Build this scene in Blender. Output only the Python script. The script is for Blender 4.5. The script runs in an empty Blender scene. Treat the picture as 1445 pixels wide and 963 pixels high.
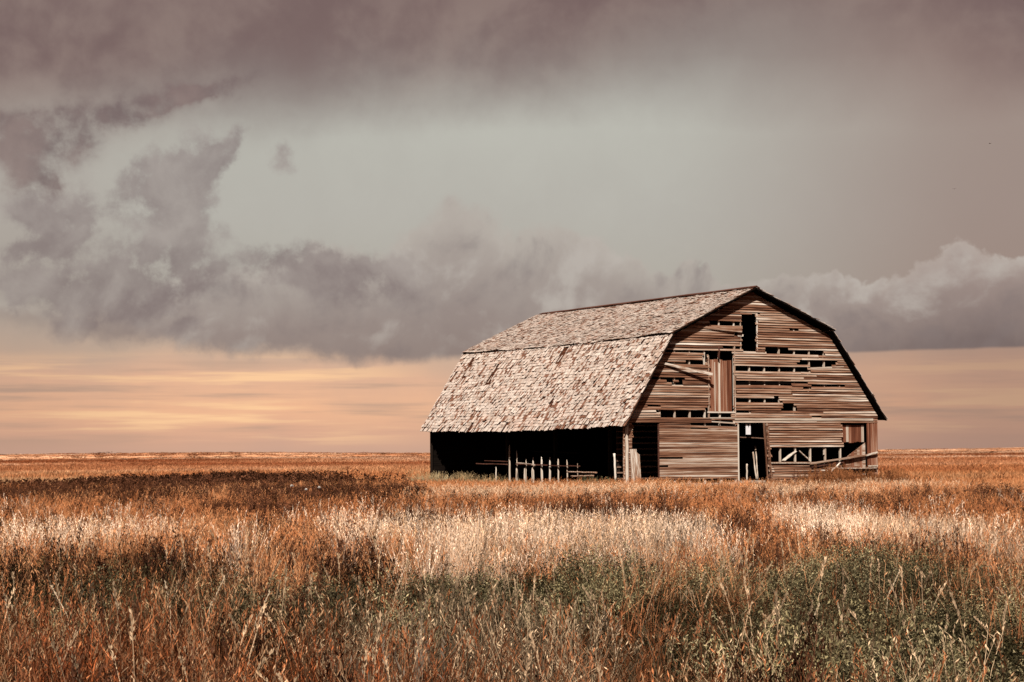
import bpy, bmesh, math, random
import numpy as np
from mathutils import Matrix, Vector, Euler
R = math.radians
rng = np.random.default_rng(7)
random.seed(7)
sc = bpy.context.scene
col = sc.collection

# ------------------------------------------------------------------ camera
F, CX, CY, HZ, CAMH, ROLL = 2810.0, 722.5, 481.5, 639.0, 1.6, R(0.37)
PITCH = math.atan((HZ - CY) / F)
cam = bpy.data.cameras.new('camera')
cam.sensor_width = 36.0
cam.lens = F / 1445.0 * 36.0
cam.clip_start, cam.clip_end = 0.1, 9000.0
camo = bpy.data.objects.new('camera', cam)
col.objects.link(camo)
fwd = Vector((0, math.cos(PITCH), math.sin(PITCH)))
r0, u0 = Vector((1, 0, 0)), Vector((0, -math.sin(PITCH), math.cos(PITCH)))
rv = r0 * math.cos(ROLL) - u0 * math.sin(ROLL)
uv = r0 * math.sin(ROLL) + u0 * math.cos(ROLL)
cm = Matrix((rv, uv, -fwd)).transposed().to_4x4()
cm.translation = (0, 0, CAMH)
camo.matrix_world = cm
sc.camera = camo

def ray(px, py):
    return fwd * F + rv * (px - CX) - uv * (py - CY)

def ground_at(px, py, z=0.0):
    d = ray(px, py)
    t = (z - CAMH) / d.z
    return d.x * t, d.y * t

# ------------------------------------------------------------------ colour helper
def s2l(c):
    return tuple((v / 255 / 12.92) if v / 255 <= .04045 else ((v / 255 + .055) / 1.055) ** 2.4 for v in c) + (1.0,)

# ------------------------------------------------------------------ node expression helper
class NX:
    def __init__(self, nt): self.nt = nt
    def node(self, t, **kw):
        n = self.nt.nodes.new(t)
        for k, v in kw.items(): setattr(n, k, v)
        return n
    def put(self, sock, v):
        if hasattr(v, 'is_output') or isinstance(v, bpy.types.NodeSocket): self.nt.links.new(v, sock)
        else: sock.default_value = v
    def m(self, op, *a, clamp=False):
        n = self.node('ShaderNodeMath', operation=op, use_clamp=clamp)
        for i, v in enumerate(a): self.put(n.inputs[i], v)
        return n.outputs[0]
    def add(self, *a):
        r = a[0]
        for b in a[1:]: r = self.m('ADD', r, b)
        return r
    def sub(self, a, b): return self.m('SUBTRACT', a, b)
    def mul(self, *a):
        r = a[0]
        for b in a[1:]: r = self.m('MULTIPLY', r, b)
        return r
    def maxi(self, *a):
        r = a[0]
        for b in a[1:]: r = self.m('MAXIMUM', r, b)
        return r
    def smooth(self, x, a, b, lo=0.0, hi=1.0):
        n = self.node('ShaderNodeMapRange', interpolation_type='SMOOTHSTEP')
        if not hasattr(a, 'node') and not hasattr(b, 'node') and a > b:
            a, b, lo, hi = b, a, hi, lo
        for i, v in enumerate((x, a, b, lo, hi)): self.put(n.inputs[i], v)
        return n.outputs[0]
    def vec(self, x, y, z):
        n = self.node('ShaderNodeCombineXYZ')
        for i, v in enumerate((x, y, z)): self.put(n.inputs[i], v)
        return n.outputs[0]
    def sep(self, v):
        n = self.node('ShaderNodeSeparateXYZ'); self.put(n.inputs[0], v)
        return n.outputs
    def noise(self, v, scale, detail=4, rough=.55, dist=0.0, color=False):
        n = self.node('ShaderNodeTexNoise', noise_dimensions='3D')
        self.put(n.inputs['Vector'], v)
        n.inputs['Scale'].default_value = scale
        n.inputs['Detail'].default_value = detail
        n.inputs['Roughness'].default_value = rough
        n.inputs['Distortion'].default_value = dist
        return n.outputs[1 if color else 0]
    def mix(self, f, a, b, mode='MIX'):
        n = self.node('ShaderNodeMix', data_type='RGBA', blend_type=mode)
        self.put(n.inputs[0], f); self.put(n.inputs[6], a); self.put(n.inputs[7], b)
        return n.outputs[2]
    def ramp(self, f, stops, interp='LINEAR'):
        n = self.node('ShaderNodeValToRGB')
        cr = n.color_ramp; cr.interpolation = interp
        while len(cr.elements) < len(stops): cr.elements.new(0.5)
        for e, (p, c) in zip(cr.elements, sorted(stops, key=lambda s: s[0])):
            e.position = p
            e.color = c if len(c) == 4 else tuple(c) + (1,)
        self.put(n.inputs[0], f)
        return n.outputs[0]
    def curve(self, x, pts, x0, x1, y0=0.0, y1=700.0):
        """piecewise curve y(x): values kept in a ramp between y0 and y1"""
        f = self.m('DIVIDE', self.sub(x, x0), x1 - x0, clamp=True)
        st = [((p - x0) / (x1 - x0), ((v - y0) / (y1 - y0),) * 3) for p, v in pts]
        r = self.ramp(f, st, 'LINEAR')
        return self.add(self.mul(r, y1 - y0), y0)

# ------------------------------------------------------------------ world: stormy evening sky
SUN_EL, SUN_AZ = 46.0, 190.0        # azimuth clockwise from +Y (the view axis)
w = bpy.data.worlds.new('World'); sc.world = w; w.use_nodes = True
nt = w.node_tree; nt.nodes.clear()
X = NX(nt)
tc = X.node('ShaderNodeTexCoord').outputs['Generated']
dx, dy, dz = X.sep(tc)
K = F * math.pi / 180
# direction angles in fine steps (49 steps to the degree, H rising to the right, V falling from the zenith)
H = X.add(X.mul(X.m('ARCTAN2', dx, dy), F), 722.0)
V = X.sub(639.0, X.mul(X.m('ARCSINE', dz), F))
n_big = X.sub(X.noise(tc, 14, 6, .58), .5)
n_mid = X.sub(X.noise(tc, 34, 7, .6, .3), .5)
n_fine = X.sub(X.noise(tc, 90, 6, .6), .5)
strat = X.vec(X.mul(dx, 5), X.mul(dy, 5), X.mul(dz, 85))
n_str = X.sub(X.noise(strat, 1.0, 5, .55), .5)
n_str2 = X.sub(X.noise(X.vec(X.mul(dx, 9), X.mul(dy, 9), X.mul(dz, 210)), 1.0, 4, .5), .5)
Vn = X.add(V, X.mul(n_big, 60))
Vs = X.m('DIVIDE', X.add(Vn, 100), 760.0, clamp=True)
def vs(v): return (v + 100) / 760.0
clear = X.ramp(Vs, [(vs(-60), s2l((132, 118, 112))), (vs(90), s2l((152, 143, 135))), (vs(190), s2l((188, 186, 175))),
                    (vs(300), s2l((184, 180, 170))), (vs(420), s2l((176, 169, 158))), (vs(490), s2l((200, 172, 150))),
                    (vs(530), s2l((230, 180, 148))), (vs(580), s2l((244, 186, 146))), (vs(612), s2l((224, 172, 142))), (vs(645), s2l((206, 164, 142)))])
clear = X.mix(X.smooth(X.add(n_big, X.mul(n_mid, .5)), -.25, .3, .16, 0), clear, s2l((150, 140, 132)))
# warm evening streaks low down
st = X.add(X.mul(n_str, 1.5), X.mul(n_str2, .8))
lowm = X.mul(X.smooth(V, 490, 535), X.smooth(V, 640, 600))
sidem = X.maxi(X.smooth(H, 640, 420), X.mul(X.smooth(H, 1180, 1330), .8))
clear = X.mix(X.mul(X.smooth(st, -.02, .22), lowm, sidem, .95), clear, s2l((255, 206, 157)))
clear = X.mix(X.mul(X.smooth(st, -.02, -.35), lowm, .75), clear, s2l((176, 148, 130)))
# veil: duller towards the right, slightly at left
side = X.add(X.smooth(H, 900, 1420), X.mul(X.smooth(H, 330, 0), .35))
clear = X.mix(X.mul(side, .68, X.smooth(V, 600, 480, .95, 1)), clear, s2l((144, 113, 102)))

def cloud(base, alpha, colour): return X.mix(alpha, base, colour)
# light and dark sides of the billows: cloud density compared with that a little higher up
tcu = X.node('ShaderNodeVectorMath', operation='ADD'); X.put(tcu.inputs[0], tc); tcu.inputs[1].default_value = (-.003, 0, .007)
relief = X.sub(X.noise(tc, 17, 6, .52, .3), X.noise(tcu.outputs[0], 17, 6, .52, .3))
b1 = X.m('ABSOLUTE', X.sub(X.mul(X.noise(tc, 19, 1.5, .5), 2), 1))
b2 = X.m('ABSOLUTE', X.sub(X.mul(X.noise(X.vec(dz, dx, dy), 46, 3, .55), 2), 1))
b3 = X.m('ABSOLUTE', X.sub(X.mul(X.noise(tc, 110, 3, .6), 2), 1))
bump = X.add(X.mul(b1, 62), X.mul(b2, 34), X.mul(b3, 16))
# upper bank
T2 = X.curve(H, [(-700, 210), (0, 185), (180, 165), (340, 125), (520, 110), (640, 118), (780, 105), (880, 80), (1000, 40), (1130, 15), (1300, 50), (1445, 110), (2200, 200)], -700, 2200, 0, 400)
upd = X.sub(X.add(V, X.mul(n_big, 85), X.mul(n_mid, 36), X.mul(n_fine, 10)), T2)
upper_col = X.mix(X.smooth(X.add(n_big, X.mul(relief, 1.2)), -.2, .25), s2l((119, 96, 91)), s2l((143, 122, 113)))
upper_col = X.mix(X.smooth(V, 60, -80, 0, .6), upper_col, s2l((114, 90, 87)))
skyc = cloud(clear, X.smooth(upd, 95, -95, 0, .97), upper_col)
def blob(cx, cy, rx, ry, ang):
    c, s = math.cos(R(ang)), math.sin(R(ang))
    ax, ay = X.sub(Hd, cx), X.sub(Vd, cy)
    p = X.m('DIVIDE', X.add(X.mul(ax, c), X.mul(ay, s)), rx)
    q = X.m('DIVIDE', X.sub(X.mul(ay, c), X.mul(ax, s)), ry)
    return X.m('EXPONENT', X.mul(X.add(X.mul(p, p), X.mul(q, q)), -1.0))
Hd = X.add(H, X.mul(X.sub(X.noise(tc, 26, 5, .6), .5), 90))
Vd = X.add(V, X.mul(X.sub(X.noise(X.vec(dz, dx, dy), 26, 5, .6), .5), 90))
# mid cumulus bank (flat base, heaped top)
T1 = X.curve(H, [(-500, 400), (0, 445), (80, 440), (170, 408), (250, 395), (320, 385), (345, 372), (430, 352), (520, 355), (585, 330), (640, 290), (690, 308), (730, 335), (790, 312), (850, 330), (900, 360), (945, 384), (1000, 376), (1060, 392), (1120, 396), (1190, 385), (1270, 372), (1340, 345), (1390, 350), (1445, 362), (1800, 380)], -500, 1800, 200, 500)
B1 = X.curve(H, [(-500, 440), (0, 455), (70, 462), (180, 478), (300, 492), (420, 503), (600, 508), (740, 503), (1200, 503), (1445, 499), (1800, 495)], -500, 1800, 400, 520)
bill = X.add(X.mul(n_mid, 60), X.mul(n_big, 45), X.mul(n_fine, 30))
top = X.smooth(X.m('DIVIDE', X.sub(X.add(V, bump, X.mul(n_fine, 10)), X.add(T1, X.smooth(H, 700, 1150, 14, 32))), X.smooth(H, 600, 1050, 18, 6)), -.6, 1.0)
base_soft = X.smooth(H, 300, 900, 22, 4)
bb = X.sub(B1, X.add(V, X.mul(bill, X.smooth(H, 250, 900, .9, .06))))
bot = X.smooth(X.m('DIVIDE', bb, base_soft), -.6, .8)
depth = X.m('DIVIDE', X.sub(X.add(V, X.mul(bump, .8)), X.add(T1, 22)), X.sub(B1, T1))
bank_col = X.ramp(depth, [(0.0, s2l((180, 170, 160))), (.3, s2l((163, 150, 142))), (.65, s2l((147, 131, 125))), (1.0, s2l((136, 119, 114)))])
bank_col = X.mix(X.mul(X.smooth(H, 1000, 1400), .85), bank_col, X.ramp(depth, [(0, s2l((180, 163, 153))), (.35, s2l((150, 130, 123))), (.9, s2l((108, 92, 91)))]))
lit = X.smooth(depth, 1.05, .5, .3, 1)
bank_col = X.mix(X.mul(X.smooth(relief, .0, .13), .7, lit), bank_col, s2l((190, 181, 172)))
bank_col = X.mix(X.mul(X.smooth(relief, -.0, -.13), .55), bank_col, s2l((122, 108, 107)))
leftfade = X.smooth(H, 40, 240, .35, 1)
skyc = cloud(skyc, X.mul(top, bot, leftfade, .93), bank_col)
# dark torn scud on the left, with its ragged streak
def lump(*bs):
    r = blob(*bs[0])
    for b in bs[1:]: r = X.add(r, blob(*b))
    return X.m('MINIMUM', r, 1.15)
det = X.add(X.mul(n_mid, 1.7), X.mul(n_fine, 1.3), X.mul(n_big, .4))
scud = lump((265, 290, 62, 110, 24), (215, 262, 62, 42, -25), (312, 218, 70, 17, -42), (240, 395, 120, 55, 10), (170, 430, 75, 40, 0), (75, 400, 55, 45, 25), (30, 395, 30, 40, 0), (100, 330, 30, 60, 35), (60, 300, 60, 40, 0), (404, 222, 26, 24, -60), (425, 375, 90, 24, 6), (520, 395, 110, 45, 5), (110, 470, 40, 16, -10), (260, 470, 26, 10, -8))
sa = X.smooth(X.add(X.mul(scud, X.add(.85, det)), X.mul(det, .25)), .28, .95)
skyc = cloud(skyc, X.mul(sa, .78, X.smooth(V, 505, 455)), X.mix(X.smooth(X.add(X.mul(n_mid, .6), X.mul(relief, 1.0)), -.2, .22), s2l((124, 107, 105)), s2l((164, 152, 145))))
dark = lump((235, 150, 125, 22, -15), (95, 185, 120, 34, -14), (10, 190, 80, 32, -8), (110, 222, 30, 30, 20), (-160, 190, 120, 50, 0), (45, 252, 30, 26, 0), (75, 262, 16, 22, 20), (290, 140, 70, 12, -18))
skyc = cloud(skyc, X.mul(X.smooth(X.add(X.mul(dark, X.add(.85, X.mul(det, 1.1))), X.mul(det, .14)), .02, 1.2), .84), X.mix(X.smooth(X.add(X.mul(n_mid, .6), X.mul(relief, 1.2)), -.15, .22), s2l((108, 88, 86)), s2l((136, 114, 108))))
nish = X.node('ShaderNodeTexSky', sky_type='NISHITA')
nish.sun_disc = False
nish.sun_elevation = R(SUN_EL); nish.sun_rotation = R(SUN_AZ)
bg1 = X.node('ShaderNodeBackground'); X.put(bg1.inputs[0], nish.outputs[0]); bg1.inputs[1].default_value = .05
bg2 = X.node('ShaderNodeBackground'); X.put(bg2.inputs[0], skyc); bg2.inputs[1].default_value = .438
ms = X.node('ShaderNodeMixShader'); ms.inputs[0].default_value = .97
nt.links.new(bg1.outputs[0], ms.inputs[1]); nt.links.new(bg2.outputs[0], ms.inputs[2])
wo = X.node('ShaderNodeOutputWorld'); nt.links.new(ms.outputs[0], wo.inputs[0])

# ------------------------------------------------------------------ sun, exposure
sl = bpy.data.lights.new('sun', 'SUN'); sl.energy = 5.0; sl.angle = R(.5); sl.color = (1, .92, .81)
so = bpy.data.objects.new('sun', sl); col.objects.link(so)
sd = Vector((math.sin(R(SUN_AZ)) * math.cos(R(SUN_EL)), math.cos(R(SUN_AZ)) * math.cos(R(SUN_EL)), math.sin(R(SUN_EL))))
so.rotation_euler = sd.to_track_quat('Z', 'Y').to_euler()
sc.view_settings.view_transform = 'Standard'; sc.view_settings.look = 'None'
sc.view_settings.exposure = 1.2; sc.view_settings.gamma = 1.0
sc.render.engine = 'CYCLES'
sc.cycles.max_bounces = 5; sc.cycles.diffuse_bounces = 3; sc.cycles.transmission_bounces = 2

# ------------------------------------------------------------------ materials
ALB = .62
def new_mat(name):
    m = bpy.data.materials.new(name); m.use_nodes = True
    m.node_tree.nodes.clear()
    return m, NX(m.node_tree)
def finish(m, x, colour, rough=.85, bump=None, spec=.03):
    b = x.node('ShaderNodeBsdfPrincipled')
    x.put(b.inputs['Base Color'], colour); b.inputs['Roughness'].default_value = rough
    b.inputs['Specular IOR Level'].default_value = spec
    if bump is not None:
        bn = x.node('ShaderNodeBump'); bn.inputs['Strength'].default_value = .6; bn.inputs['Distance'].default_value = .012
        x.put(bn.inputs['Height'], bump); x.nt.links.new(bn.outputs[0], b.inputs['Normal'])
    o = x.node('ShaderNodeOutputMaterial'); x.nt.links.new(b.outputs[0], o.inputs[0])
    return m
def wood(name, stops, axis=0, bias=0.0, spread=.5):
    """weathered timber, grain along the piece's own length"""
    m, x = new_mat(name)
    oc = x.node('ShaderNodeTexCoord').outputs['Object']
    oi = x.node('ShaderNodeObjectInfo').outputs['Random']
    px, py, pz = x.sep(oc)
    sc_ = [26.0, 26.0, 26.0]; sc_[axis] = .4
    off = x.mul(oi, 173.0)
    v = x.vec(x.add(x.mul(px, sc_[0]), off), x.add(x.mul(py, sc_[1]), off), x.mul(pz, sc_[2]))
    g = x.noise(v, 1.0, 6, .62)
    sc2 = [9.0] * 3; sc2[axis] = .45
    v2 = x.vec(x.add(x.mul(px, sc2[0]), x.mul(oi, 57.0)), x.mul(py, sc2[1]), x.mul(pz, sc2[2]))
    p = x.noise(v2, 1.0, 4, .6)
    f = x.add(x.mul(x.sub(g, .5), 1.9), x.mul(x.sub(p, .5), .75), x.mul(x.sub(oi, .5), spread), .5 + bias)
    return finish(m, x, x.ramp(f, [(p_, tuple(v_ * ALB for v_ in c_)) for p_, c_ in stops]), .9, g)
W_SIDING = [(0, (.03, .014, .010)), (.22, (.10, .044, .027)), (.42, (.21, .10, .06)), (.62, (.33, .222, .162)), (.82, (.50, .42, .36)), (1, (.68, .61, .54))]
M = {}
M['siding'] = wood('weathered siding', W_SIDING, 0, -.035, .5)
M['door'] = wood('red brown planks', [(0, (.05, .018, .011)), (.35, (.15, .05, .027)), (.6, (.26, .115, .07)), (.85, (.42, .28, .21)), (1, (.6, .48, .4))], 2, -.06, .35)
M['slat'] = wood('dim slat timber', [(0, (.05, .025, .018)), (.5, (.14, .08, .055)), (1, (.3, .2, .15))], 0, 0, .3)
M['greyx'] = wood('grey rail timber', W_SIDING, 2, .1, .3)
M['grey'] = wood('grey upright timber', W_SIDING, 2, .06, .4)
M['pale'] = wood('bleached timber', [(0, (.16, .09, .06)), (.3, (.34, .25, .19)), (.6, (.52, .44, .37)), (1, (.72, .66, .6))], 2, .08, .4)
M['palex'] = wood('bleached rail timber', [(0, (.16, .09, .06)), (.3, (.34, .25, .19)), (.6, (.52, .44, .37)), (1, (.72, .66, .6))], 0, .08, .4)
M['inner'] = wood('shade darkened old timber', [(0, (.002, .0014, .001)), (.5, (.0045, .003, .0025)), (1, (.016, .011, .008))], 0, 0, .3)  # near-black colour carries the interior's deep shade, darker than the old wood
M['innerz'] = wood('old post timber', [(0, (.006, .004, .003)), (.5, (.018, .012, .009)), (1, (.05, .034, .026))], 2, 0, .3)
M['fascia'] = wood('dark roof edge board', [(0, (.03, .014, .01)), (.5, (.085, .035, .025)), (1, (.2, .1, .075))], 1, 0, .2)
M['sheath'] = wood('bare roof boarding', [(0, (.01, .004, .003)), (.4, (.045, .016, .009)), (.7, (.11, .042, .022)), (1, (.22, .10, .06))], 1, 0, .2)
# shingles: tone per shingle from a colour attribute
m, x = new_mat('weathered shingles')
at = x.node('ShaderNodeAttribute', attribute_name='tone').outputs['Color']
oc = x.node('ShaderNodeTexCoord').outputs['Object']
px_, py_, pz_ = x.sep(oc)
g = x.noise(x.vec(x.mul(px_, 4), x.mul(py_, 45), x.mul(pz_, 4)), 1.0, 5, .65)
pt = x.noise(oc, .9, 4, .6)
c = x.mix(x.smooth(g, .35, .75, .85, 0), at, x.mix(.5, at, (.13, .055, .035, 1)))
c = x.mix(x.smooth(pt, .5, .72, 0, .25), c, (.30, .15, .10, 1))
M['shingle'] = finish(m, x, c, .9, g)
m, x = new_mat('sky gap white'); M['white'] = finish(m, x, x.mix(x.noise(x.node('ShaderNodeTexCoord').outputs['Object'], 12, 4), (.36, .35, .36, 1), (.5, .5, .53, 1)), .6)  # pale tone imitates bright sky on the board in the doorway
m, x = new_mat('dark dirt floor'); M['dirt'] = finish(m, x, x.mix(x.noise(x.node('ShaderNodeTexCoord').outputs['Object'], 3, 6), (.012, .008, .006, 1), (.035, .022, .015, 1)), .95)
m, x = new_mat('rusty wire'); M['wire'] = finish(m, x, (.09, .045, .03, 1), .7)

def plant_mat(name, trans=.12):
    m, x = new_mat(name)
    ci = x.node('ShaderNodeAttribute', attribute_type='INSTANCER', attribute_name='col').outputs['Color']
    cv = x.node('ShaderNodeAttribute', attribute_name='tone').outputs['Color']
    c = x.mix(1.0, ci, cv, 'MULTIPLY')
    d = x.node('ShaderNodeBsdfDiffuse'); x.put(d.inputs[0], c)
    t = x.node('ShaderNodeBsdfTranslucent'); x.put(t.inputs[0], c)
    s = x.node('ShaderNodeMixShader'); s.inputs[0].default_value = trans
    x.nt.links.new(d.outputs[0], s.inputs[1]); x.nt.links.new(t.outputs[0], s.inputs[2])
    o = x.node('ShaderNodeOutputMaterial'); x.nt.links.new(s.outputs[0], o.inputs[0])
    return m
M['plant'] = plant_mat('dry plants')
def tone_mat(name, colr):
    m, x = new_mat(name)
    cv = x.node('ShaderNodeAttribute', attribute_name='tone').outputs['Color']
    c = x.mix(1.0, tuple(v_ * ALB for v_ in colr) + (1,), cv, 'MULTIPLY')
    return finish(m, x, c, .9)
M['dock'] = tone_mat('dead dock seed heads', (.10, .034, .016))
M['stem'] = tone_mat('straw stems', (.55, .42, .29))
M['thistle'] = tone_mat('white thistle down', (.85, .82, .78))
M['russet'] = tone_mat('russet forb', (.21, .065, .024))
M['bird'] = tone_mat('bird feathers', (.05, .04, .038))

# ground: dark thatch near, banded dry field far off
m, x = new_mat('dry prairie ground')
gp = x.node('ShaderNodeNewGeometry').outputs['Position']
gx, gy, gz = x.sep(gp)
dist = x.m('SQRT', x.add(x.mul(gx, gx), x.mul(gy, gy)))
f1 = x.noise(x.vec(x.mul(gx, .012), x.mul(gy, .012), 0.0), 1.0, 5, .6)
f2 = x.noise(gp, .6, 6, .65)
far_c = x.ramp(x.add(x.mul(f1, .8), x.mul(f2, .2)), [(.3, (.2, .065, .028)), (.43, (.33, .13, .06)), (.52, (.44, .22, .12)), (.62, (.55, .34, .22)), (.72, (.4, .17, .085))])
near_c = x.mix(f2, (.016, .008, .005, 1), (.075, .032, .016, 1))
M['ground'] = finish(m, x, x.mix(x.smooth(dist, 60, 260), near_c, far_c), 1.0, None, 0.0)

# ------------------------------------------------------------------ object helpers
def obj(name, me, mat=None, parent=None):
    o = bpy.data.objects.new(name, me); col.objects.link(o)
    if mat is not None and me is not None and not me.materials: me.materials.append(mat)
    if parent is not None: o.parent = parent
    return o
def tag(o, label, cat, group=None, kind=None):
    o['label'] = label
    if cat: o['category'] = cat
    if group: o['group'] = group
    if kind: o['kind'] = kind
    return o
def empty(name, loc=(0, 0, 0), rz=0.0):
    o = bpy.data.objects.new(name, None); col.objects.link(o)
    o.location = loc; o.rotation_euler = (0, 0, rz); o.empty_display_size = .3
    return o
def mesh(name, vs_, fs, tone=None, smooth=False):
    me = bpy.data.meshes.new(name); me.from_pydata(vs_, [], fs)
    if tone is not None:
        a = me.color_attributes.new('tone', 'FLOAT_COLOR', 'POINT')
        t = np.ones((len(vs_), 4), np.float32); t[:, :3] = np.asarray(tone, np.float32).reshape(len(vs_), -1)
        a.data.foreach_set('color', t.ravel())
    if smooth: me.polygons.foreach_set('use_smooth', [True] * len(me.polygons))
    me.update(); return me
class MB:
    def __init__(s): s.v, s.f, s.t = [], [], []
    def quadstrip(s, rings, closed=True, caps=True, tone=1.0):
        b = len(s.v); n = len(rings[0])
        for r in rings: s.v += [tuple(p) for p in r]; s.t += [tone] * n
        for i in range(len(rings) - 1):
            for j in range(n if closed else n - 1):
                a0, a1 = b + i * n + j, b + i * n + (j + 1) % n
                s.f.append((a0, a1, a1 + n, a0 + n))
        if caps and closed:
            s.f.append(tuple(b + j for j in reversed(range(n))))
            e = b + (len(rings) - 1) * n
            s.f.append(tuple(e + j for j in range(n)))
    def bar(s, p, q, wx, wy, up=(0, 0, 1), n=1, jit=0.0, tone=1.0, taper=1.0):
        """timber from p to q, wx across, wy deep, slightly uneven along its length"""
        p, q = Vector(p), Vector(q); d = (q - p).normalized()
        a = d.cross(Vector(up));
        if a.length < 1e-4: a = d.cross(Vector((1, 0, 0)))
        a.normalize(); b = a.cross(d).normalized()
        rings = []
        for i in range(n + 1):
            t = i / n; c = p.lerp(q, t); k = 1 + (taper - 1) * t
            j1, j2, j3, j4 = [random.uniform(-jit, jit) for _ in range(4)]
            c = c + a * random.uniform(-jit, jit) + b * random.uniform(-jit, jit)
            rings.append([c + a * (wx / 2 * k + j1) + b * wy / 2 * k, c - a * (wx / 2 * k + j2) + b * wy / 2 * k,
                          c - a * (wx / 2 * k + j3) - b * wy / 2 * k, c + a * (wx / 2 * k + j4) - b * wy / 2 * k])
        s.quadstrip(rings, tone=tone)
    def tube(s, pts, rad, n=6, tone=1.0):
        rings = []
        for i, p in enumerate(pts):
            p = Vector(p)
            d = (Vector(pts[min(i + 1, len(pts) - 1)]) - Vector(pts[max(i - 1, 0)])).normalized()
            a = d.cross(Vector((0, 1, .05))).normalized(); b = a.cross(d)
            r = rad[i] if hasattr(rad, '__len__') else rad
            rings.append([p + (a * math.cos(2 * math.pi * k / n) + b * math.sin(2 * math.pi * k / n)) * r for k in range(n)])
        s.quadstrip(rings, tone=tone)
    def me(s, name, smooth=False): return mesh(name, s.v, s.f, np.array(s.t)[:, None], smooth)

# ------------------------------------------------------------------ barn frame of reference
BX, BY, TH = 4.45, 78.0, R(29.6)
BW, BL = 12.6, 16.8
OV, SIDE = .36, .24
ZEL, ZER, UKL, UKR, ZKL, ZKR, UP, ZP = 2.63, 2.90, 2.05, 10.05, 6.28, 6.57, 6.1, 8.23
barn = empty('barn', (BX, BY, 0), TH)
tag(barn, 'weathered gambrel roofed wooden barn with missing boards standing alone in the field', 'barn')
E_U = Vector((math.cos(TH), math.sin(TH), 0)); E_W = Vector((-math.sin(TH), math.cos(TH), 0)); O_B = Vector((BX, BY, 0))
def gab(px, py, wv=0.0):
    """point of the front gable plane seen at that spot of the photograph -> (u, z)"""
    d = ray(px, py); o = Vector((0, 0, CAMH)) - O_B
    t = (wv - o.dot(E_W)) / d.dot(E_W)
    h = o + d * t
    return h.dot(E_U), h.z
def sid(px, py, u=0.0):
    """the same for a plane parallel to the left long side -> (w, z)"""
    d = ray(px, py); o = Vector((0, 0, CAMH)) - O_B
    t = (u - o.dot(E_U)) / d.dot(E_U)
    h = o + d * t
    return h.dot(E_W), h.z

def local(o, px, py, pz, rx=0, ry=0, rz=0):
    o.location = (px, py, pz); o.rotation_euler = (rx, ry, rz); return o

# roof line of the wall: left and right limits of the gable at height z (below the roof boards)
DROP = .13
def lim(z):
    z2 = z + DROP
    if z2 <= ZEL + .35: l = 0.0
    elif z2 < ZKL: l = max(0, -SIDE + (UKL + SIDE) * (z2 - ZEL) / (ZKL - ZEL))
    else: l = UKL + (UP - UKL) * (z2 - ZKL) / (ZP - ZKL)
    if z2 <= ZER + .35: r = BW
    elif z2 < ZKR: r = min(BW, BW + SIDE - (BW + SIDE - UKR) * (z2 - ZER) / (ZKR - ZER))
    else: r = UKR - (UKR - UP) * (z2 - ZKR) / (ZP - ZKR)
    return l, r

# ---- front gable siding
HOLES_PX = [  # openings and places where boards are gone
    (1045.5, 443, 1067, 497), (1000, 503.5, 1036, 581), (1103, 567.5, 1122, 578.5),
    (891, 597, 928.5, 690), (928.5, 599.5, 1041, 690), (1041, 596.5, 1084, 690), (1087, 630, 1188, 651.5), (1188, 596.5, 1237, 690),
    (936, 494, 988, 497.5), (990, 494.5, 1010, 502), (1011, 494.5, 1034, 502), (1018, 488.5, 1034, 493), (1035.5, 489, 1044.5, 493.5),
    (989, 503, 997, 507), (930, 510.5, 966, 514), (966.5, 510, 997, 515), (918, 531.5, 967, 534.5),
    (929, 580, 992, 587.5), (993, 574, 1000, 588), (1000, 581, 1034, 588), (975, 594, 1036, 598.5),
    (1080, 495.5, 1161.5, 500.8), (1125, 510, 1181, 513.8), (1037, 516.5, 1141, 525), (1143, 516, 1172, 519), (1143, 521, 1165, 523),
    (1037, 537.5, 1101, 540.3), (1101, 537.5, 1141, 540), (1037, 541.5, 1119, 545.3), (1143, 541.3, 1190, 545.6),
    (1038, 562.5, 1101.5, 568), (1038, 580, 1058, 584), (1033, 469, 1043, 473.5), (1000, 455, 1044, 458), (1033, 458.5, 1043, 460.5)]
HOLES = []
for (a, b, c_, d_) in HOLES_PX:
    ua, za = gab(a, d_); ub, zb = gab(c_, b)
    HOLES.append((ua, ub, za, zb))
COURSE = .1
rh = random.Random(17)
for k in range(22):     # odd short lengths that have dropped off
    zz = rh.uniform(2.9, 7.4); l_, r_ = lim(zz + .2); u_ = rh.uniform(l_ + .3, r_ - .6)
    HOLES.append((u_, u_ + rh.choice((.15, .25, .4, .6)), zz, zz + .09))
def board_mesh(bot, top, h, skew=(0, 0), th=.02, ns=None):
    """clapboard from bot=(u0,u1) to top=(t0,t1), lower edge standing out; origin at its left end"""
    L = bot[1] - bot[0]
    ns = ns or max(3, int(L / .45))
    rings = []
    ph = random.uniform(0, 6.28); am = random.uniform(0, .007)
    for i in range(ns + 1):
        t = i / ns
        xb = (bot[1] - bot[0]) * t; xt = (top[0] - bot[0]) + (top[1] - top[0]) * t
        wv = am * math.sin(ph + t * L * 1.7) + skew[0] + (skew[1] - skew[0]) * t
        jb = random.uniform(-.006, .004); jt = random.uniform(-.003, .003)
        out = random.uniform(-.006, .004)
        rings.append([(xb, -.046 + out, wv + jb), (xb, -.046 + th + out, wv + jb), (xt, -.003, wv + h + jt), (xt, -.003 - th * .55, wv + h + jt)])
    mb = MB(); mb.quadstrip(rings); return mb.me('siding_board')
nb = 0
z = .36
ztop = ZP - DROP - .05
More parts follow.
